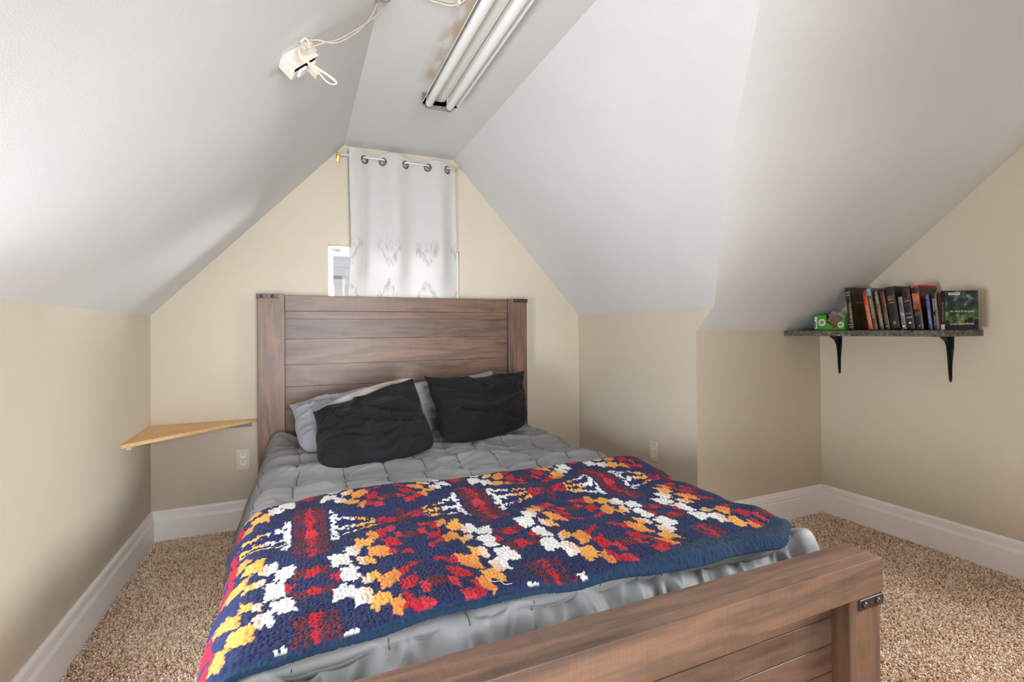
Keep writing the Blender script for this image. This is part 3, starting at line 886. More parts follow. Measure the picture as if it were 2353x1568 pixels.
GX = [.375, .484, .623, .764, .893]; GZ = 2.150
def curtain():
    x0, x1 = .286, .957
    xs = np.arange(x0, x1+.001, .0032); zs = np.concatenate([np.arange(2.196, 2.09, -.0032), np.arange(2.09, .985, -.007)])
    X, Z = np.meshgrid(xs, zs)
    # phase: integer at each grommet, odd gaps in front of the rod
    kx = np.array([x0-.06]+GX+[x1+.07]); kk = np.array([-1., 0, 1, 2, 3, 4, 5])
    ph = np.interp(X, kx, kk)
    fall = (2.196-Z)
    amp = .021+.006*sst(.1, .6, fall)
    Y = ROD_Y+amp*np.sin(np.pi*ph)+.004*fbm(X*9, Z*2.5, 301, 2)
    wid = 1+.045*sst(.5, 1.1, fall)
    cxm = .62
    Xw = cxm+(X-cxm)*wid+.004*np.sin(Z*5)
    top = sst(2.18, 2.196, Z)
    Zw = Z+top*(.010*np.cos(np.pi*(ph+.5))-.012*sst(.5, .95, X))
    Y = Y+.006*np.sin(np.pi*2*ph+1.0)*sst(.1, .7, fall); low = sst(1.52, 1.36, Z); Y = Y*(1-low)+low*(-.026+(Y-ROD_Y)*.4); Y = np.minimum(Y, -.008)
    P = np.stack([Xw, Y, Zw], axis=2)
    ny, nx = X.shape
    q = grid_quads(ny, nx)
    cen = P.reshape(-1, 3)[q].mean(axis=1)
    keep = np.ones(len(q), bool)
    for i, g in enumerate(GX):
        keep &= np.hypot((cen[:, 0]-g)*1.35, cen[:, 2]-GZ) > .0205
    # ikat pattern: soft gray diamonds low on the cloth, cross threads
    fallz = 1.66-Z
    rag = .018*vnoise(X*90, Z*22, 311)+.008*vnoise(X*260, Z*60, 313)
    px = (X-.40+rag) % .235-.1175; pz = (Z-1.47) % .34-.17
    dd = np.abs(np.abs(px)/.085+np.abs(pz)/.15-.75)
    pat = np.clip(1-dd/.24, 0, 1)*sst(1.72, 1.60, Z)
    pat = np.maximum(pat, .8*np.clip(1-np.abs(np.abs(px)/.040+np.abs(pz)/.075-.5)/.3, 0, 1)*sst(1.72, 1.6, Z))
    tone = .93-.42*pat*np.clip(.6+.6*vnoise(X*140, Z*45, 317), 0, 1)
    base = np.array(lin(214, 211, 208)[:3])
    C = base[None, None]*tone[..., None]
    root = empty('curtain', (.62, ROD_Y, 1.2), 'white grommet curtain with faint gray diamond pattern over the window', 'curtain')
    t = NT('linen_curtain')
    at = t.new('ShaderNodeVertexColor', layer_name='tint')
    df = t.new('ShaderNodeBsdfDiffuse'); tl = t.new('ShaderNodeBsdfTranslucent'); mx = t.new('ShaderNodeMixShader')
    n1 = t.noise(t.coord((60, 1, 900)), 1, 3)
    th = t.mix(1.0, at.outputs[0], t.ramp(n1, [(0.3, (.9,.9,.9,1)), (0.7, (1.05,1.05,1.05,1))]), 'MULTIPLY')
    t.link(th, df.inputs[0]); t.link(th, tl.inputs[0]); mx.inputs[0].default_value = .13
    t.link(df.outputs[0], mx.inputs[1]); t.link(tl.outputs[0], mx.inputs[2]); t.link(mx.outputs[0], t.out.inputs['Surface'])
    t.n.remove(t.b)
    used = np.zeros(ny*nx, bool); used[q[keep].ravel()] = True; remap = np.cumsum(used)-1
    np_mesh('cloth', P.reshape(-1, 3)[used], remap[q[keep]], t.m, root, color=C.reshape(-1, 3)[used])
    # header band turned over behind the grommets
    hb = (Z > 2.082) & (Z < 2.19)
    rows = np.where(hb[:, 0])[0]
    Pb = P[rows]+np.array([0, .0025, 0]); qb = grid_quads(len(rows), nx)
    cb = Pb.reshape(-1, 3)[qb].mean(axis=1); kb = np.ones(len(qb), bool)
    for g in GX: kb &= np.hypot((cb[:, 0]-g)*1.35, cb[:, 2]-GZ) > .0205
    ub = np.zeros(len(Pb.reshape(-1, 3)), bool); ub[qb[kb].ravel()] = True; rb = np.cumsum(ub)-1
    np_mesh('header_band', Pb.reshape(-1, 3)[ub], rb[qb[kb]], t.m, root, color=np.tile(base, (int(ub.sum()), 1)))
    # metal grommets set square to the cloth
    gm = plain('antique_nickel', lin(120, 110, 100), 0.3, 0.9)
    for i, g in enumerate(GX):
        slope = (1 if i % 2 == 0 else -1)*.023*math.pi/.12
        nrm = Vector((slope, -1, 0)).normalized()
        c = Vector((g, ROD_Y, GZ)); u = Vector((0,0,1)); v_ = nrm.cross(u).normalized()
        m = MB(); ring = 28
        for (ra, hh) in ((.0185,-.003),(.0185,.003),(.0205,.0048),(.0245,.0036),(.0260,.001),(.0260,-.001),(.0205,-.0045)):
            for k in range(ring):
                a = 2*math.pi*k/ring
                m.v.append(tuple(c+nrm*hh+(u*math.cos(a)+v_*math.sin(a))*ra))
        for j in range(7):
            for k in range(ring):
                a, b = j*ring+k, j*ring+(k+1) % ring
                j2 = (j+1) % 7
                m.f.append((a, b, j2*ring+(k+1) % ring, j2*ring+k))
        m.build('grommet', gm, root, smooth=True)
curtain()

# ------------------------------------------------------------------ fluorescent fixture
FXC, FYF, FYN = .623, -.845, -2.065
fx = empty('fluorescent_fixture', (FXC, (FYF+FYN)/2, ZT), 'white two-tube fluorescent shop light fixed to the flat ceiling', 'ceiling light')
prof = [(-.080,.056),(-.082,.054),(-.060,.016),(-.034,.012),(-.030,.030),(-.012,.034),(-.008,.034),(.008,.034),(.012,.034),(.030,.030),(.034,.012),(.064,.016),(.096,.048),(.094,.050),(.058,.008),(.05,.0),(-.05,.0),(-.058,.008)]
poly = [(FXC+a, FYF-.002, ZT-.0005-b) for a, b in prof]
MB().prism(poly, (0, FYN-FYF+.004, 0)).build('housing', M['white_metal'], fx)
for ye, sg in ((FYF, 1), (FYN, -1)):
    ep = [(FXC-.080,ye,ZT-.001),(FXC+.080,ye,ZT-.001),(FXC+.080,ye,ZT-.056),(FXC+.060,ye,ZT-.074),(FXC-.060,ye,ZT-.074),(FXC-.080,ye,ZT-.056)]
    e = MB().prism(ep, (0, sg*.003, 0)).build('end_plate', M['steel_gray'], fx)
    for dx in (-.018, .018):
        MB().lathe((FXC+dx, ye-sg*.0004, ZT-.058), (0,-sg,0), [(.0028,0),(.0028,.0006)], 10).build('screw_hole', M['dark'], e)
    for dx in (-.05, .05):
        bxo('lamp_socket', FXC+dx-.012, FXC+dx+.012, min(ye-sg*.012, ye-sg*.001), max(ye-sg*.012, ye-sg*.001), ZT-.062, ZT-.014, M['white_metal'], fx, .002)
for dx in (-.05, .05):
    r = .0185
    MB().lathe((FXC+dx, FYF-.012, ZT-.056), (0,-1,0), [(.012,0),(r-.001,.002),(r,.006),(r,.60),(r,FYF-FYN-.03),(r-.001,FYF-FYN-.026),(.012,FYF-FYN-.024)], 24).build('fluorescent_tube', M['tube'], fx, smooth=True)

# ------------------------------------------------------------------ junction box and cords
def junction_box():
    a = Vector((.683, 0, .730)); n = Vector((.730, 0, -.683)); b = Vector((0, 1, 0))
    rot = Matrix.Rotation(math.radians(-16), 3, n)
    a, b = rot @ a, rot @ b
    if b.y < 0: b = -b
    o = Vector((-.042, -1.553, 1.917))+n*.0005
    root = empty('junction_box', tuple(o), 'white painted electrical box with outlet on the left sloped ceiling', 'electrical box')
    L, Wd, Dp, t = .102, .054, .05, .002
    m = MB()
    m.obox(o, a*L, b*Wd, n*t)                                             # back
    m.obox(o, a*L, b*t, n*Dp); m.obox(o+b*(Wd-t), a*L, b*t, n*Dp)         # sides
    m.obox(o, a*t, b*Wd, n*Dp); m.obox(o+a*(L-t), a*t, b*Wd, n*Dp)        # ends
    m.build('box_body', M['jbox'], root, bevel=.0008, seg=1)
    for k in (.3, .72):
        MB().lathe(o+a*L*k+n*Dp*.45-b*.0002, -b, [(.0125,0),(.0125,.0008),(.0110,.0008),(.0108,.0003)], 20).build('knockout', M['jbox'], root)
    MB().lathe(o+b*Wd*.5+n*Dp*.45-a*.0002, -a, [(.0125,0),(.0125,.0008),(.0110,.0008),(.0108,.0003)], 20).build('knockout', M['jbox'], root)
    # receptacle yoke proud of the open front, with plaster ears
    y0 = o+n*(Dp+.001)
    m = MB().obox(y0+a*-.002+b*.02, a*(L+.004), b*.014, n*.0015)
    for k in (.0, .84):
        m.obox(y0+a*(L*k)+b*.014, a*.016, b*.026, n*.002)
    m.build('yoke', M['jbox'], root, bevel=.0006, seg=1)
    for k in (.17, .54):
        MB().obox(y0+a*L*k+b*.010, a*.03, b*.034, n*.008).build('receptacle', M['recept'], root, bevel=.003)
    m = MB().obox(o+a*.004+b*.004+n*(Dp-.010), a*(L-.008), b*(Wd-.008), n*.004)
    m.build('shadow_gap', M['dark'], root)
    # plug with its cord clamp
    m = MB().obox(y0+a*L*.56+b*.012+n*.008, a*.022, b*.028, n*.030)
    m.build('plug', M['cord'], root, bevel=.004)
    m = MB().obox(o+a*(L-.012)-b*.014+n*.012, a*.016, b*.016, n*.010).obox(o+a*(L+.002)+b*.006+n*.018, a*.012, b*.014, n*.018)
    m.build('cable_clamp', M['jbox'], root, bevel=.0015)
    return root
junction_box()

A_ = [(0.019,-1.585,1.954),(0.057,-1.58,1.968),(0.101,-1.56,1.98),(0.134,-1.54,2.008),(0.184,-1.5,2.073),(0.226,-1.46,2.15),(0.254,-1.43,2.226)]
B_ = [(0.027,-1.585,1.934),(0.07,-1.57,1.967),(0.114,-1.55,1.999),(0.17,-1.51,2.064),(0.222,-1.47,2.131),(0.258,-1.44,2.187),(0.275,-1.42,2.228)]
C_ = [(0.019,-1.585,1.954),(0.007,-1.6,1.924),(0.009,-1.6,1.902),(0.027,-1.6,1.888),(0.056,-1.6,1.874),(0.086,-1.6,1.859),(0.106,-1.6,1.845),(0.101,-1.6,1.836),(0.082,-1.6,1.84),(0.060,-1.598,1.862),(.045,-1.59,1.884)]
ec = empty('electrical_cord', (.02,-1.585,1.95), 'beige flat cord looping from the electrical box to the ceiling', 'cord')
MB().tube(smooth_path(A_), .0042, 8, flat=.55).build('upper_strand', M['cord'], ec, smooth=True)
MB().tube(smooth_path(B_), .0036, 8, flat=.6).build('lower_strand', M['cord'], ec, smooth=True)
MB().tube(smooth_path(C_), .0040, 8, flat=.6).build('loop', M['cord'], ec, smooth=True)
MB().tube(smooth_path([(.010,-1.592,1.945),(.024,-1.598,1.956),(.034,-1.588,1.946),(.026,-1.580,1.936),(.012,-1.585,1.940)], 6), .0036, 8).build('knot', M['cord'], ec, smooth=True)

def lump(name, c, r, mat, seed, parent=None):
    bm = bmesh.new(); bmesh.ops.create_icosphere(bm, subdivisions=3, radius=1)
    rr = random.Random(seed)
    me = bpy.data.meshes.new(name)
    for v in bm.verts:
        k = 1+.22*math.sin(v.co.x*5+seed)+.18*math.sin(v.co.y*7+seed*2)+.1*rr.uniform(-1, 1)
        v.co = Vector((c[0]+v.co.x*r[0]*k, c[1]+v.co.y*r[1]*k, min(c[2]+v.co.z*r[2]*k, ZT-.0006)))
    bm.to_mesh(me); bm.free()
    return link_mesh(name, me, mat, parent, True)
tag(lump('foam_patch', (.250,-1.452,ZT-.002), (.034,.034,.014), M['foam'], 3), 'ragged tan foam patch where the cord enters the ceiling', 'foam')
c2 = empty('ceiling_cable', (.47,-1.5,ZT-.005), 'short beige cable stapled to the ceiling beside the light fixture', 'cord')
MB().tube(smooth_path([(.36,-1.53,ZT-.004),(.413,-1.50,ZT-.006),(.443,-1.499,ZT-.007),(.482,-1.50,ZT-.008),(.509,-1.514,ZT-.007),(.53,-1.55,ZT-.006),(.537,-1.60,ZT-.005)]), .0035, 8).build('cable', M['cord'], c2, smooth=True)
MB().box(.506,.518,-1.532,-1.510,ZT-.014,ZT-.0006).build('staple', M['jbox'], c2, bevel=.002)

# ------------------------------------------------------------------ wall outlets
def outlet(o, ax, n, label):
    """duplex outlet: o plate centre on the wall, ax along its width, n into the room"""
    o, ax, n, az = Vector(o), Vector(ax), Vector(n), Vector((0,0,1))
    root = empty('wall_outlet', tuple(o), label, 'outlet', None)
    MB().obox(o-ax*.0345-az*.057+n*.0003, ax*.069, az*.114, n*.0055).build('cover_plate', M['plate'], root, bevel=.0022)
    for dz in (.0195, -.0195):
        m = MB(); pts = []
        for k in range(24):
            a = 2*math.pi*k/24
            x, z = .0172*math.cos(a), max(-.0135, min(.0135, .0172*math.sin(a)))
            pts.append(o+ax*x+az*(z+dz)+n*.0056)
        r = m.prism(pts, n*.0016).build('receptacle', M['recept'], root)
        for dx, h in ((-.0063, .0085), (.0063, .0075)):
            MB().obox(o+ax*(dx-.0011)+az*(dz-.002-h/2+.003)+n*.0073, ax*.0022, az*h, n*.0003).build('slot', M['dark'], r)
        MB().lathe(o+az*(dz+.0092)+n*.0073, n, [(.0025,0),(.0025,.0003)], 10).build('ground_hole', M['dark'], r)
    MB().lathe(o+n*.0058, n, [(.003,0),(.0028,.0008),(.001,.0012)], 10).build('screw', M['plate'], root, smooth=True)
outlet((-.2865, 0, .396), (1,0,0), (0,-1,0), 'ivory duplex wall outlet on the back wall left of the headboard')
outlet((XR, -.829, .391), (0,1,0), (-1,0,0), 'ivory duplex wall outlet on the short wall right of the bed')

# ------------------------------------------------------------------ corner shelf (left)
cs_ = empty('corner_shelf', (XL+.1, -.1, .60), 'triangular particleboard corner shelf on cleats left of the bed', 'shelf')
t = NT('particleboard'); t.rough(0.7)
f = t.noise(t.coord(), 160, 4); f2 = t.noise(t.coord(), 5, 3)
c1 = t.ramp(f, [(0.3, lin(196, 148, 94)), (0.5, lin(224, 182, 128)), (0.7, lin(240, 204, 152))])
t.base(t.mix(0.35, c1, t.ramp(f2, [(0.35, lin(214, 166, 110)), (0.65, lin(242, 206, 156))]))); t.bump(f, 0.3, .001)
M['pboard'] = t.m
e0 = .0008
tri = [(XL+e0, -e0, .602), (-.212, -e0, .602), (-.212, -.012, .602), (XL+.012, -.486, .602), (XL+e0, -.486, .602)]
MB().prism(tri, (0,0,.0165)).build('shelf_board', M['pboard'], cs_, bevel=.0008, seg=1)
MB().box(XL+.03, -.245, -.02, -e0, .578, .6015).build('wall_cleat', plain('gray_cleat', lin(142, 134, 126), 0.7), cs_, bevel=.001)
MB().box(XL+e0, XL+.02, -.41, -.025, .578, .6015).build('wall_cleat', M['plate'], cs_, bevel=.001)

# ------------------------------------------------------------------ wall shelf (right)
t = NT('mottled_stone_laminate'); t.rough(0.45)
f = t.noise(t.coord(), 55, 6, .65); f2 = t.noise(t.coord((1,1,1), False, (3,3,3)), 130, 5, .6)
c1 = t.ramp(f, [(0.35, lin(44, 42, 38)), (0.52, lin(84, 82, 72)), (0.66, lin(118, 122, 110))])
t.base(t.mix(t.ramp(f2, [(0.58, (0,0,0,1)), (0.68, (.8,.8,.8,1))]), c1, lin(160, 176, 168)))
M['stone'] = t.m
SZ1, SZ0 = 1.0885, 1.060
ws = empty('wall_shelf', (2.75, -1.5, SZ0), 'dark mottled wall shelf on black iron brackets holding books', 'shelf')
sp = [(XG-.001, YC-.001), (2.562, YC-.001), (2.575, -1.905), (2.60, -1.925), (XG-.001, -1.938)]
MB().prism([(x, y, SZ0) for x, y in sp], (0,0,SZ1-SZ0)).build('shelf_board', M['stone'], ws, bevel=.0015, seg=1)
def iron_bracket(y):
    m = MB()
    # wall leg tapering downwards, short arm under the shelf, curved gusset between
    leg = [(y-.017, SZ0-.0005), (y+.017, SZ0-.0005), (y+.015, SZ0-.06), (y+.008, .93), (y+.006, .845), (y, .835), (y-.006, .845), (y-.008, .93), (y-.015, SZ0-.06)]
    m.prism([(XG-.0045, a, z) for a, z in leg], (.004, 0, 0))
    m.box(2.785, XG-.0045, y-.017, y+.017, SZ0-.004, SZ0-.0005)
    rib = [(XG-.0045, .86), (XG-.0045, SZ0-.004), (2.79, SZ0-.004), (2.80, SZ0-.012), (2.83, SZ0-.026), (2.848, SZ0-.055), (2.857, SZ0-.10), (2.864, .86)]
    m.prism([(x, y-.003, z) for x, z in rib], (0, .006, 0))
    o = m.build('shelf_bracket', M['black_iron'], ws, bevel=.0008, seg=1)
    for sg in (-1, 1):
        MB().tube([(XG-.006, y+sg*.011, SZ0-.02), (XG-.006, y+sg*.010, SZ0-.07), (XG-.006, y+sg*.005, .87)], [.002, .002, .001], 6).build('ridge', M['black_iron'], o, smooth=True)
    MB().lathe((XG-.0045, y, .846), (-1,0,0), [(.0035,0),(.003,.0015),(.001,.002)], 10).build('screw', M['bronze_bolt'], o, smooth=True)
iron_bracket(-1.285); iron_bracket(-1.812)

# ------------------------------------------------------------------ books
def text_mesh(name, body, o, ax, ay, length, height, mat, parent):
    """flat lettering fitted into length x height, o = centre, ax reading direction"""
    cu = bpy.data.curves.new('lettering', 'FONT'); cu.body = body; cu.align_x = 'CENTER'; cu.align_y = 'CENTER'
    cu.resolution_u = 2
    tmp = bpy.data.objects.new('lettering', cu); COL.objects.link(tmp)
    dg = bpy.context.evaluated_depsgraph_get()
    me = bpy.data.meshes.new_from_object(tmp.evaluated_get(dg))
    bpy.data.objects.remove(tmp, do_unlink=True)
    n = len(me.vertices)
    co = np.empty(n*3, dtype=np.float32); me.vertices.foreach_get('co', co); co = co.reshape(-1, 3)
    mn, mx = co.min(axis=0), co.max(axis=0)
    c = (co-(mn+mx)/2)/np.maximum(mx-mn, 1e-6)
    o, ax, ay = Vector(o), Vector(ax).normalized(), Vector(ay).normalized()
    W = np.array(o)[None]+c[:, :1]*length*np.array(ax)[None]+c[:, 1:2]*height*np.array(ay)[None]
    me.vertices.foreach_set('co', W.astype(np.float32).ravel()); me.update()
    return link_mesh(name, me, mat, parent)

def ink(name, c): return plain('ink_'+name, c, 0.5)
INK = {'gold': ink('gold', lin(196, 160, 100)), 'cream': ink('cream', lin(214, 204, 184)), 'red': ink('red', lin(190, 36, 32)),
       'white': ink('white', lin(222, 222, 220)), 'orange': ink('orange', lin(206, 110, 44)), 'blue': ink('blue', lin(96, 128, 176)), 'gray': ink('gray', lin(140, 140, 140)),
       'black': ink('black', lin(20, 20, 20)), 'green': ink('green', lin(120, 160, 60)), 'brown': ink('brown', lin(120, 84, 48))}
def cover_mat(name, stops, scale=18, axis_scale=(1,1,1), rough=0.35):
    t = NT(name); t.rough(rough)
    f = t.noise(t.coord(axis_scale), scale, 5, .6)
    t.base(t.ramp(f, stops)); return t.m
M['pages'] = plain('page_block', lin(206, 190, 160), 0.9, 0, 0.1, 200)

def book(y, thick, h, depth, lean, cover, label, rotz=0.0, x=2.68):
    """stands on the shelf, spine towards the room; y = left edge at the foot (as seen), lean = top tips left (radians)"""
    root = empty('book', (x, y, SZ1+.0004), label, 'book', 'books on the wall shelf')
    Rm = Matrix.Rotation(rotz, 3, 'Z') @ Matrix.Rotation(-lean, 3, 'X')
    ex, ey, ez = Rm @ Vector((1,0,0)), Rm @ Vector((0,-1,0)), Rm @ Vector((0,0,1))
    lift = abs(math.sin(lean))*thick if lean < 0 else 0
    o = Vector((x, y, SZ1+.0004+(math.sin(lean)*thick if lean > 0 else 0)))
    ct = .0014
    m = MB()
    m.obox(o, ey*ct, ez*h, ex*depth); m.obox(o+ey*(thick-ct), ey*ct, ez*h, ex*depth)
    # slightly rounded spine
    sp_ = [o+ey*(thick*k)-ex*(.0022*math.sin(math.pi*k)) for k in (0, .2, .4, .6, .8, 1)]+[o+ey*thick+ex*ct, o+ex*ct]
    m.prism(sp_, ez*h)
    m.build('cover', cover, root)
    MB().obox(o+ey*ct+ex*(ct*1.2)+ez*.002, ey*(thick-2*ct), ez*(h-.004), ex*(depth-.004)).build('page_block', M['pages'], root)
    def sp(k, off=.0027): return o+ey*(thick/2)-ex*off+ez*(h*k)
    fr = lambda a, b: o+ey*(thick+.0004)+ex*(depth*a)+ez*(h*b)
    return root, sp, fr, (ex, ey, ez), thick, h, depth

def spine_text(bk, body, k, ln, ht, colr, name='spine_title', shift=0.0):
    root, sp, fr, (ex, ey, ez), T, H, Dp = bk
    text_mesh(name, body, sp(k)+ey*shift, -ez, ey, ln, ht, INK[colr], root)
def spine_flat(bk, body, k, ln, ht, colr, name='spine_title'):
    root, sp, fr, (ex, ey, ez), T, H, Dp = bk
    text_mesh(name, body, sp(k), ey, ez, ln, ht, INK[colr], root)
def cover_text(bk, body, a, b, ln, ht, colr, name='cover_title'):
    root, sp, fr, (ex, ey, ez), T, H, Dp = bk
    text_mesh(name, body, fr(a, b)+ey*.0008, ex, ez, ln, ht, INK[colr], root)
def spine_patch(bk, k0, k1, mat, name='spine_art', w=.86):
    root, sp, fr, (ex, ey, ez), T, H, Dp = bk
    c = sp((k0+k1)/2, .0024)
    MB().obox(c-ey*(T*w/2)-ez*(H*(k1-k0)/2), ey*T*w, ez*H*(k1-k0), -ex*.0002).build(name, mat, root)
def cover_patch(bk, a0, a1, b0, b1, mat, name='cover_art', lv=0):
    root, sp, fr, (ex, ey, ez), T, H, Dp = bk
    MB().obox(fr(a0, b0)-ey*.0003, ex*Dp*(a1-a0), ez*H*(b1-b0), ey*(.0005+.0002*lv)).build(name, mat, root)

dk = [(0.3, lin(28,20,14)), (0.6, lin(62,42,24)), (0.8, lin(86,60,32))]
b = book(-1.462, .025, .224, .15, .085, cover_mat('leather_brown', dk, 30), 'tall dark brown leather-look book at the left end of the row')
spine_text(b, 'SHERLOCK HOLMES', .40, .105, .007, 'brown', shift=-.005); spine_text(b, 'THE ADVENTURES OF', .40, .10, .007, 'cream', shift=.005)
for k in (.82, .88, .06, .12):
    spine_patch(b, k, k+.012, INK['cream'], 'spine_band', .7)
cover_patch(b, .1, .95, .04, .94, cover_mat('leather_panel', [(0.35, lin(44,28,14)), (0.7, lin(96,66,30))], 40), 'cover_panel')
cover_text(b, 'SHERLOCK HOLMES', .55, .64, .09, .010, 'gold')

b = book(-1.560, .020, .206, .125, .15, cover_mat('sunset_orange', [(0.35, lin(60,28,18)), (0.5, lin(196,80,36)), (0.7, lin(214,104,52))], 9, (1,1,.8)), 'orange thriller paperback with white lettering low on the spine')
spine_text(b, 'SAIL', .80, .042, .013, 'red'); spine_text(b, 'JAMES PATTERSON', .36, .10, .010, 'white', 'spine_author')
b = book(-1.583, .020, .213, .12, .15, cover_mat('gold_blue', [(0.35, lin(58,44,26)), (0.55, lin(110,92,58)), (0.8, lin(110,150,190))], 14), 'paperback with a pale blue top and tangled gold script')
spine_patch(b, .82, .99, cover_mat('pale_blue', [(0.3, lin(86,130,176)), (0.7, lin(168,196,216))], 20), 'spine_art', .96)
spine_text(b, 'Skipping Christmas', .50, .10, .010, 'cream')
b = book(-1.614, .018, .203, .115, .145, cover_mat('bronze_brown', [(0.35, lin(50,36,26)), (0.6, lin(104,84,66)), (0.8, lin(140,120,98))], 16), 'bronze and gray legal thriller paperback')
spine_text(b, 'THE SUMMONS', .80, .062, .008, 'white'); spine_text(b, 'JOHN GRISHAM', .28, .09, .010, 'cream', 'spine_author')
b = book(-1.638, .021, .192, .115, .135, cover_mat('dark_bronze_art', [(0.35, lin(30,20,14)), (0.6, lin(84,58,36)), (0.78, lin(150,126,84))], 26), 'dark bronze paperback with bright red title')
spine_text(b, 'THE CLIENT', .78, .060, .009, 'red'); spine_text(b, 'JOHN GRISHAM', .30, .055, .005, 'cream', 'spine_author')
spine_flat(b, 'O', .08, .008, .010, 'white', 'publisher_mark')
b = book(-1.664, .040, .208, .15, .13, cover_mat('black_cloth', [(0.3, lin(16,14,13)), (0.7, lin(32,27,23))], 60, rough=.5), 'thick black hardback with gold stamped spine')
spine_flat(b, 'HOLY', .76, .022, .010, 'gold'); spine_flat(b, 'BIBLE', .70, .024, .010, 'gold')
spine_flat(b, '~', .62, .022, .006, 'gold', 'spine_ornament'); spine_flat(b, '8', .14, .012, .018, 'gold', 'spine_ornament')
b = book(-1.712, .019, .160, .105, .115, cover_mat('gray_photo', [(0.35, lin(46,46,48)), (0.55, lin(110,110,112)), (0.75, lin(178,178,178))], 22), 'short gray paperback with a black and white portrait on the spine')
spine_flat(b, 'a child', .46, .014, .005, 'white'); spine_text(b, 'LOST BOY', .32, .03, .006, 'gray'); spine_flat(b, 'PELZER', .20, .015, .005, 'white', 'spine_author')
spine_patch(b, .06, .13, INK['white'], 'publisher_mark', .5)
b = book(-1.733, .034, .204, .15, .115, cover_mat('black_gloss', [(0.3, lin(18,18,19)), (0.7, lin(44,44,46))], 12, rough=.25), 'thick black book with a red ribbon on the spine')
# red ribbon loop and tail on the spine
rb_root, rsp, rfr, (rex, rey, rez), rT, rH, rD = b
pts = []
for k in range(22):
    a = -2.6+k/21*4.6
    pts.append(rsp(.80)+rey*(math.cos(a)*.010)+rez*(math.sin(a)*.026)-rex*.0006)
MB().tube(smooth_path(pts, 2), [.0022+.002*math.sin(i/43*3.1) for i in range(43)], 6, flat=.4).build('ribbon_art', INK['red'], rb_root, smooth=True)
MB().tube(smooth_path([rsp(.56)-rey*.013-rex*.0005, rsp(.575)-rex*.0005, rsp(.555)+rey*.014-rex*.0005], 6), .004, 6, flat=.2).build('ribbon_art', INK['red'], rb_root, smooth=True)
spine_flat(b, 'eclipse', .66, .022, .006, 'white'); spine_flat(b, 'STEPHENIE', .37, .024, .004, 'white', 'spine_author'); spine_flat(b, 'MEYER', .27, .024, .007, 'white', 'spine_author')
spine_patch(b, .12, .165, INK['white'], 'publisher_mark', .28)
b = book(-1.771, .031, .208, .15, .10, cover_mat('black_red_top', [(0.3, lin(24,17,14)), (0.7, lin(46,30,22))], 20, rough=.3), 'black hardback with flaming orange oval and red top edge')
cover_patch(b, .0, 1.0, .955, .999, INK['red'], 'red_band'); spine_patch(b, .955, .998, INK['red'], 'red_band', 1.0)
spine_patch(b, .46, .82, cover_mat('flame', [(0.35, lin(150,52,16)), (0.6, lin(226,120,34)), (0.8, lin(240,170,70))], 30), 'spine_art', .92)
cover_patch(b, .1, .9, .48, .84, cover_mat('flame_dim', [(0.4, lin(36,20,14)), (0.7, lin(140,54,22))], 22), 'cover_art')
spine_text(b, 'LEFT', .66, .036, .010, 'gold', shift=.005); spine_text(b, 'BEHIND', .66, .050, .010, 'blue', shift=-.006)
spine_flat(b, 'LAHAYE', .37, .022, .007, 'orange', 'spine_author'); spine_flat(b, 'JENKINS', .32, .024, .007, 'orange', 'spine_author'); spine_flat(b, '/', .07, .006, .010, 'white', 'publisher_mark')
b = book(-1.822, .015, .163, .105, .09, cover_mat('royal_blue', [(0.3, lin(38,42,108)), (0.7, lin(62,68,142))], 20), 'slim royal blue paperback')
spine_flat(b, '*', .92, .009, .009, 'gold', 'publisher_mark'); spine_text(b, 'the Shelters', .66, .045, .006, 'blue'); spine_text(b, 'MARY HIGGINS CLARK', .36, .06, .005, 'white', 'spine_author')
b = book(-1.843, .020, .168, .11, .065, cover_mat('black_tan', [(0.35, lin(22,18,16)), (0.6, lin(60,46,36)), (0.8, lin(120,98,72))], 26), 'black and tan paperback with stacked cream lettering')
spine_text(b, 'DOUGLAS', .70, .05, .006, 'cream', 'spine_author', .004); spine_text(b, 'MACKINNON', .68, .058, .006, 'cream', 'spine_author', -.004)
spine_text(b, 'THE APOCALYPSE', .28, .062, .005, 'gold', shift=.004); spine_text(b, 'DIRECTIVE', .26, .045, .006, 'gold', shift=-.004)
cover_patch(b, .0, .5, .97, 1.08, plain('call_slip', lin(150, 140, 118), .8), 'paper_slip')
b = book(-1.8645, .006, .170, .11, .05, plain('dark_red_cover', lin(92, 20, 26), .4), 'thin dark red paperback beside the green-spined book')
# last book, turned so its cover shows
tg = NT('storm_cover'); tg.rough(.3)
f = tg.noise(tg.coord((1,1,1)), 26, 6, .6)
sep = tg.new('ShaderNodeSeparateXYZ'); tcn = tg.new('ShaderNodeTexCoord'); tg.link(tcn.outputs['Object'], sep.inputs[0])
mr_ = tg.new('ShaderNodeMapRange'); mr_.inputs[1].default_value = SZ1+.02; mr_.inputs[2].default_value = SZ1+.10; tg.link(sep.outputs['Z'], mr_.inputs[0])
sky = tg.ramp(f, [(0.38, lin(14,18,16)), (0.52, lin(46,62,60)), (0.66, lin(130,158,160)), (0.8, lin(190,206,204))])
low = tg.ramp(f, [(0.35, lin(26,44,14)), (0.6, lin(112,146,34)), (0.8, lin(170,196,60))])
tg.base(tg.mix(mr_.outputs[0], low, sky)); M['storm'] = tg.m
b = book(-1.873, .022, .176, .135, .0, cover_mat('dark_green', [(0.35, lin(16,24,14)), (0.7, lin(44,66,30))], 16), 'paperback at the right end of the row, stormy green cover turned out', math.radians(-30), 2.675)
cover_patch(b, .0, 1.0, .12, 1.0, M['storm'], 'cover_art'); cover_patch(b, .0, 1.0, .0, .12, INK['black'], 'cover_band')
cover_patch(b, .10, .45, .89, .95, INK['white'], 'barcode_label', 1)
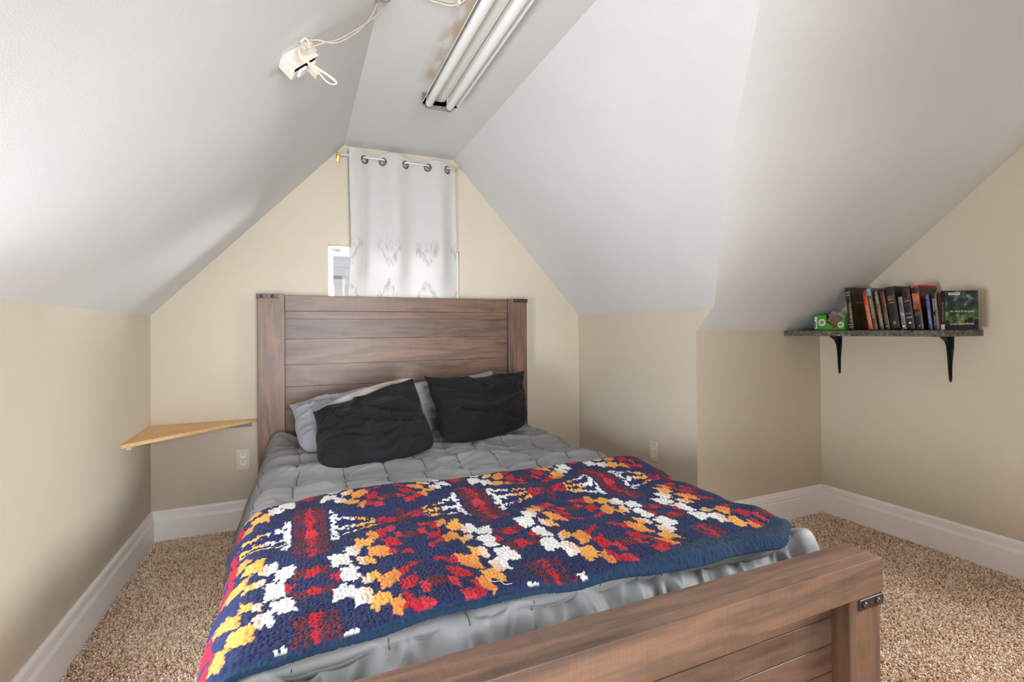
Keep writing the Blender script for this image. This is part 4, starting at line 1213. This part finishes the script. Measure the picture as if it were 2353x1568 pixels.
for i in range(9):
    cover_patch(b, .125+i*.034, .138+i*.034+.006*(i % 2), .905, .935, INK['black'], 'barcode_bar', 2)
for k0, k1, hh in ((.0,.12,.24),(.12,.3,.19),(.3,.42,.17),(.58,.66,.26),(.68,.84,.31),(.86,1.0,.27)):
    cover_patch(b, k0, k1, .11, hh, INK['black'], 'skyline_art', 1)
cover_text(b, 'the dead & the gone', .5, .47, .098, .012, 'white'); cover_text(b, 'SUSAN BETH PFEFFER', .5, .15, .098, .008, 'white', 'cover_author')
spine_text(b, 'the dead & the gone', .46, .085, .008, 'white'); spine_patch(b, .0, .14, INK['white'], 'call_label', .98)

# ------------------------------------------------------------------ green box with torn plastic
gb = empty('tea_box', (2.66, -1.24, SZ1), 'small bright green carton with white flower emblem at the left end of the shelf', 'box')
gm_ = plain('green_card', lin(72, 150, 44), .4, 0, .08, 30)
x0, y0, y1, z0, z1 = 2.66, -1.283, -1.455, SZ1+.0004, SZ1+.0865
MB().box(x0, x0+.055, y1+.0, y0, z0, z0+.0015).box(x0, x0+.055, y0-.0015, y0, z0, z1).box(x0, x0+.055, y1, y1+.0015, z0, z1-.004).box(x0+.0535, x0+.055, y1, y0, z0, z1).build('carton', gm_, gb)
# front wall: full-height end panel, torn low in the middle
front = [(x0, y0, z0), (x0, y0-.070, z0), (x0, y1, z0), (x0, y1, z1-.020), (x0, y1+.020, z1-.030), (x0, y1+.045, z0+.028), (x0, y0-.105, z0+.022), (x0, y0-.072, z0+.045), (x0, y0-.070, z1), (x0, y0, z1)]
MB().prism(front, (.0012, 0, 0)).build('front_panel', gm_, gb)
MB().box(x0, x0+.055, y0-.07, y0, z1-.001, z1).build('top_flap', gm_, gb)
def flower(cy, cz, r, par):
    m = MB()
    for k in range(9):
        a = 2*math.pi*k/9
        m.lathe((x0-.0004, cy+math.cos(a)*r*.72, cz+math.sin(a)*r*.72), (-1,0,0), [(r*.30,0),(r*.30,.0003)], 12)
    o = m.build('flower_emblem', INK['white'], par)
    MB().lathe((x0-.0008, cy, cz), (-1,0,0), [(r*.52,0),(r*.52,.0004)], 16).build('emblem_center', INK['green'], o)
flower(y0-.046, z0+.044, .021, gb); flower(y1+.024, z0+.030, .017, gb)
cover = MB().box(x0-.0006, x0-.0001, y0-.018, y0-.004, z0+.012, z1-.010).build('barcode_label', INK['white'], gb)
MB().box(x0-.0009, x0-.0006, y0-.012, y0-.005, z0+.016, z0+.050).build('label_print', plain('ink_teal', lin(40, 90, 140), .5), cover)
# brown rounds inside a clear bag
bagm = NT('clear_bag'); bagm.rough(.12); bagm.base((.5,.46,.42,1)); bagm.b.inputs['Alpha'].default_value = .2
cookies = empty('snack_bag', (2.686, -1.40, SZ1+.01), 'clear plastic bag of brown rounds poking out of the green carton', 'bag')
ck = plain('brown_rounds', lin(120, 74, 44), .7, 0, .2, 60)
for i in range(5):
    MB().lathe((2.672+.006*i, -1.395+.004*i, SZ1+.044+.002*i), (-.9,.15,.4), [(.020,-.003),(.031,-.002),(.033,0),(.031,.002),(.020,.003)], 18).build('round', ck, cookies, smooth=True)
bv_, nb = [], 18
bm = bmesh.new(); bmesh.ops.create_icosphere(bm, subdivisions=4, radius=1)
for v in bm.verts:
    c = v.co.copy(); k = 1+.16*math.sin(c.x*9+c.z*6)+.13*math.sin(c.y*11-c.z*8)+.08*math.sin(c.x*17)
    peak = max(0, c.z-.55)*1.1*(1 if c.y > -.1 else .4)
    v.co = Vector((2.688+c.x*.022*k, -1.398+c.y*.050*k+peak*.03, SZ1+.052+c.z*.036*k+peak*.03))
me = bpy.data.meshes.new('bag_film'); bm.to_mesh(me); bm.free()
link_mesh('bag_film', me, bagm.m, cookies, False)

# ------------------------------------------------------------------ carpet pile
def carpet():
    zones = [(XL+.019, -.12, -2.45, -.019, 34000), (HX1-.10, XG-.019, -2.85, YC-.019, 34000), (HX1-.05, XR-.019, YC-.02, -.019, 16000), (.9, 1.34, -2.75, -2.33, 30000)]
    pts = []
    for x0, x1, y0, y1, dens in zones:
        n = int((x1-x0)*(y1-y0)*dens)
        nx = max(2, int(math.sqrt(n*(x1-x0)/(y1-y0)))); nyy = max(2, n//nx)
        gx, gy = np.meshgrid(np.linspace(x0, x1, nx), np.linspace(y0, y1, nyy))
        p = np.stack([gx.ravel(), gy.ravel()], 1)+rng.uniform(-.0055, .0055, (gx.size, 2))
        p[:, 0] = np.clip(p[:, 0], x0+.002, x1-.002); p[:, 1] = np.clip(p[:, 1], y0+.002, y1-.002)
        pts.append(p)
    p = np.concatenate(pts); n = len(p)
    lean = .005*np.stack([fbm(p[:,0]*4, p[:,1]*4, 401, 2), fbm(p[:,0]*4, p[:,1]*4, 405, 2)], 1)+rng.normal(0, .0042, (n, 2))
    hgt = .012+rng.uniform(-.003, .003, n); rad = .0024+rng.uniform(-.0005, .0009, n); rot = rng.uniform(0, 6.28, n)
    V = np.zeros((n, 7, 3), np.float32)
    for lev, (hz, rr, lk, tw) in enumerate(((0, .9, 0, 0), (.8, 1.1, .65, .9))):
        for k in range(3):
            a = rot+tw+2*math.pi*k/3
            V[:, lev*3+k, 0] = p[:, 0]+lean[:, 0]*lk+np.cos(a)*rad*rr
            V[:, lev*3+k, 1] = p[:, 1]+lean[:, 1]*lk+np.sin(a)*rad*rr
            V[:, lev*3+k, 2] = .0008+hgt*hz
    V[:, 6, 0] = p[:, 0]+lean[:, 0]; V[:, 6, 1] = p[:, 1]+lean[:, 1]; V[:, 6, 2] = hgt
    T = []
    for lev in (0,):
        for k in range(3):
            a, b = lev*3+k, lev*3+(k+1) % 3
            T += [(a, b, b+3), (a, b+3, a+3)]
    for k in range(3): T.append((3+k, 3+(k+1) % 3, 6))
    T = np.array(T); Q = (np.arange(n)[:, None, None]*7+T[None]).reshape(-1, 3)
    pal = np.array([lin(246,230,210)[:3], lin(228,203,176)[:3], lin(188,152,118)[:3], lin(254,248,240)[:3], lin(237,213,187)[:3]])
    pick = pal[rng.choice(5, n, p=[.28, .24, .14, .14, .20])]*rng.uniform(.85, 1.1, (n, 1))
    C = np.repeat(pick[:, None], 7, axis=1).reshape(-1, 3)
    t = NT('carpet_yarn'); t.rough(0.95); t.b.inputs['Specular IOR Level'].default_value = .1
    at = t.new('ShaderNodeVertexColor', layer_name='tint'); t.base(at.outputs[0])
    V = V.reshape(-1, 3)
    V[:, 0] = np.where(V[:, 1] > YC-.0, np.clip(V[:, 0], XL+.0185, XR-.0185), np.clip(V[:, 0], XL+.0185, XG-.0185))
    o = np_mesh('carpet_pile', V, Q, t.m, smooth=False, tris=True, color=np.clip(C, 0, 1))
    tag(o, 'beige and brown twisted carpet pile covering the floor', 'carpet', kind='stuff')
carpet()
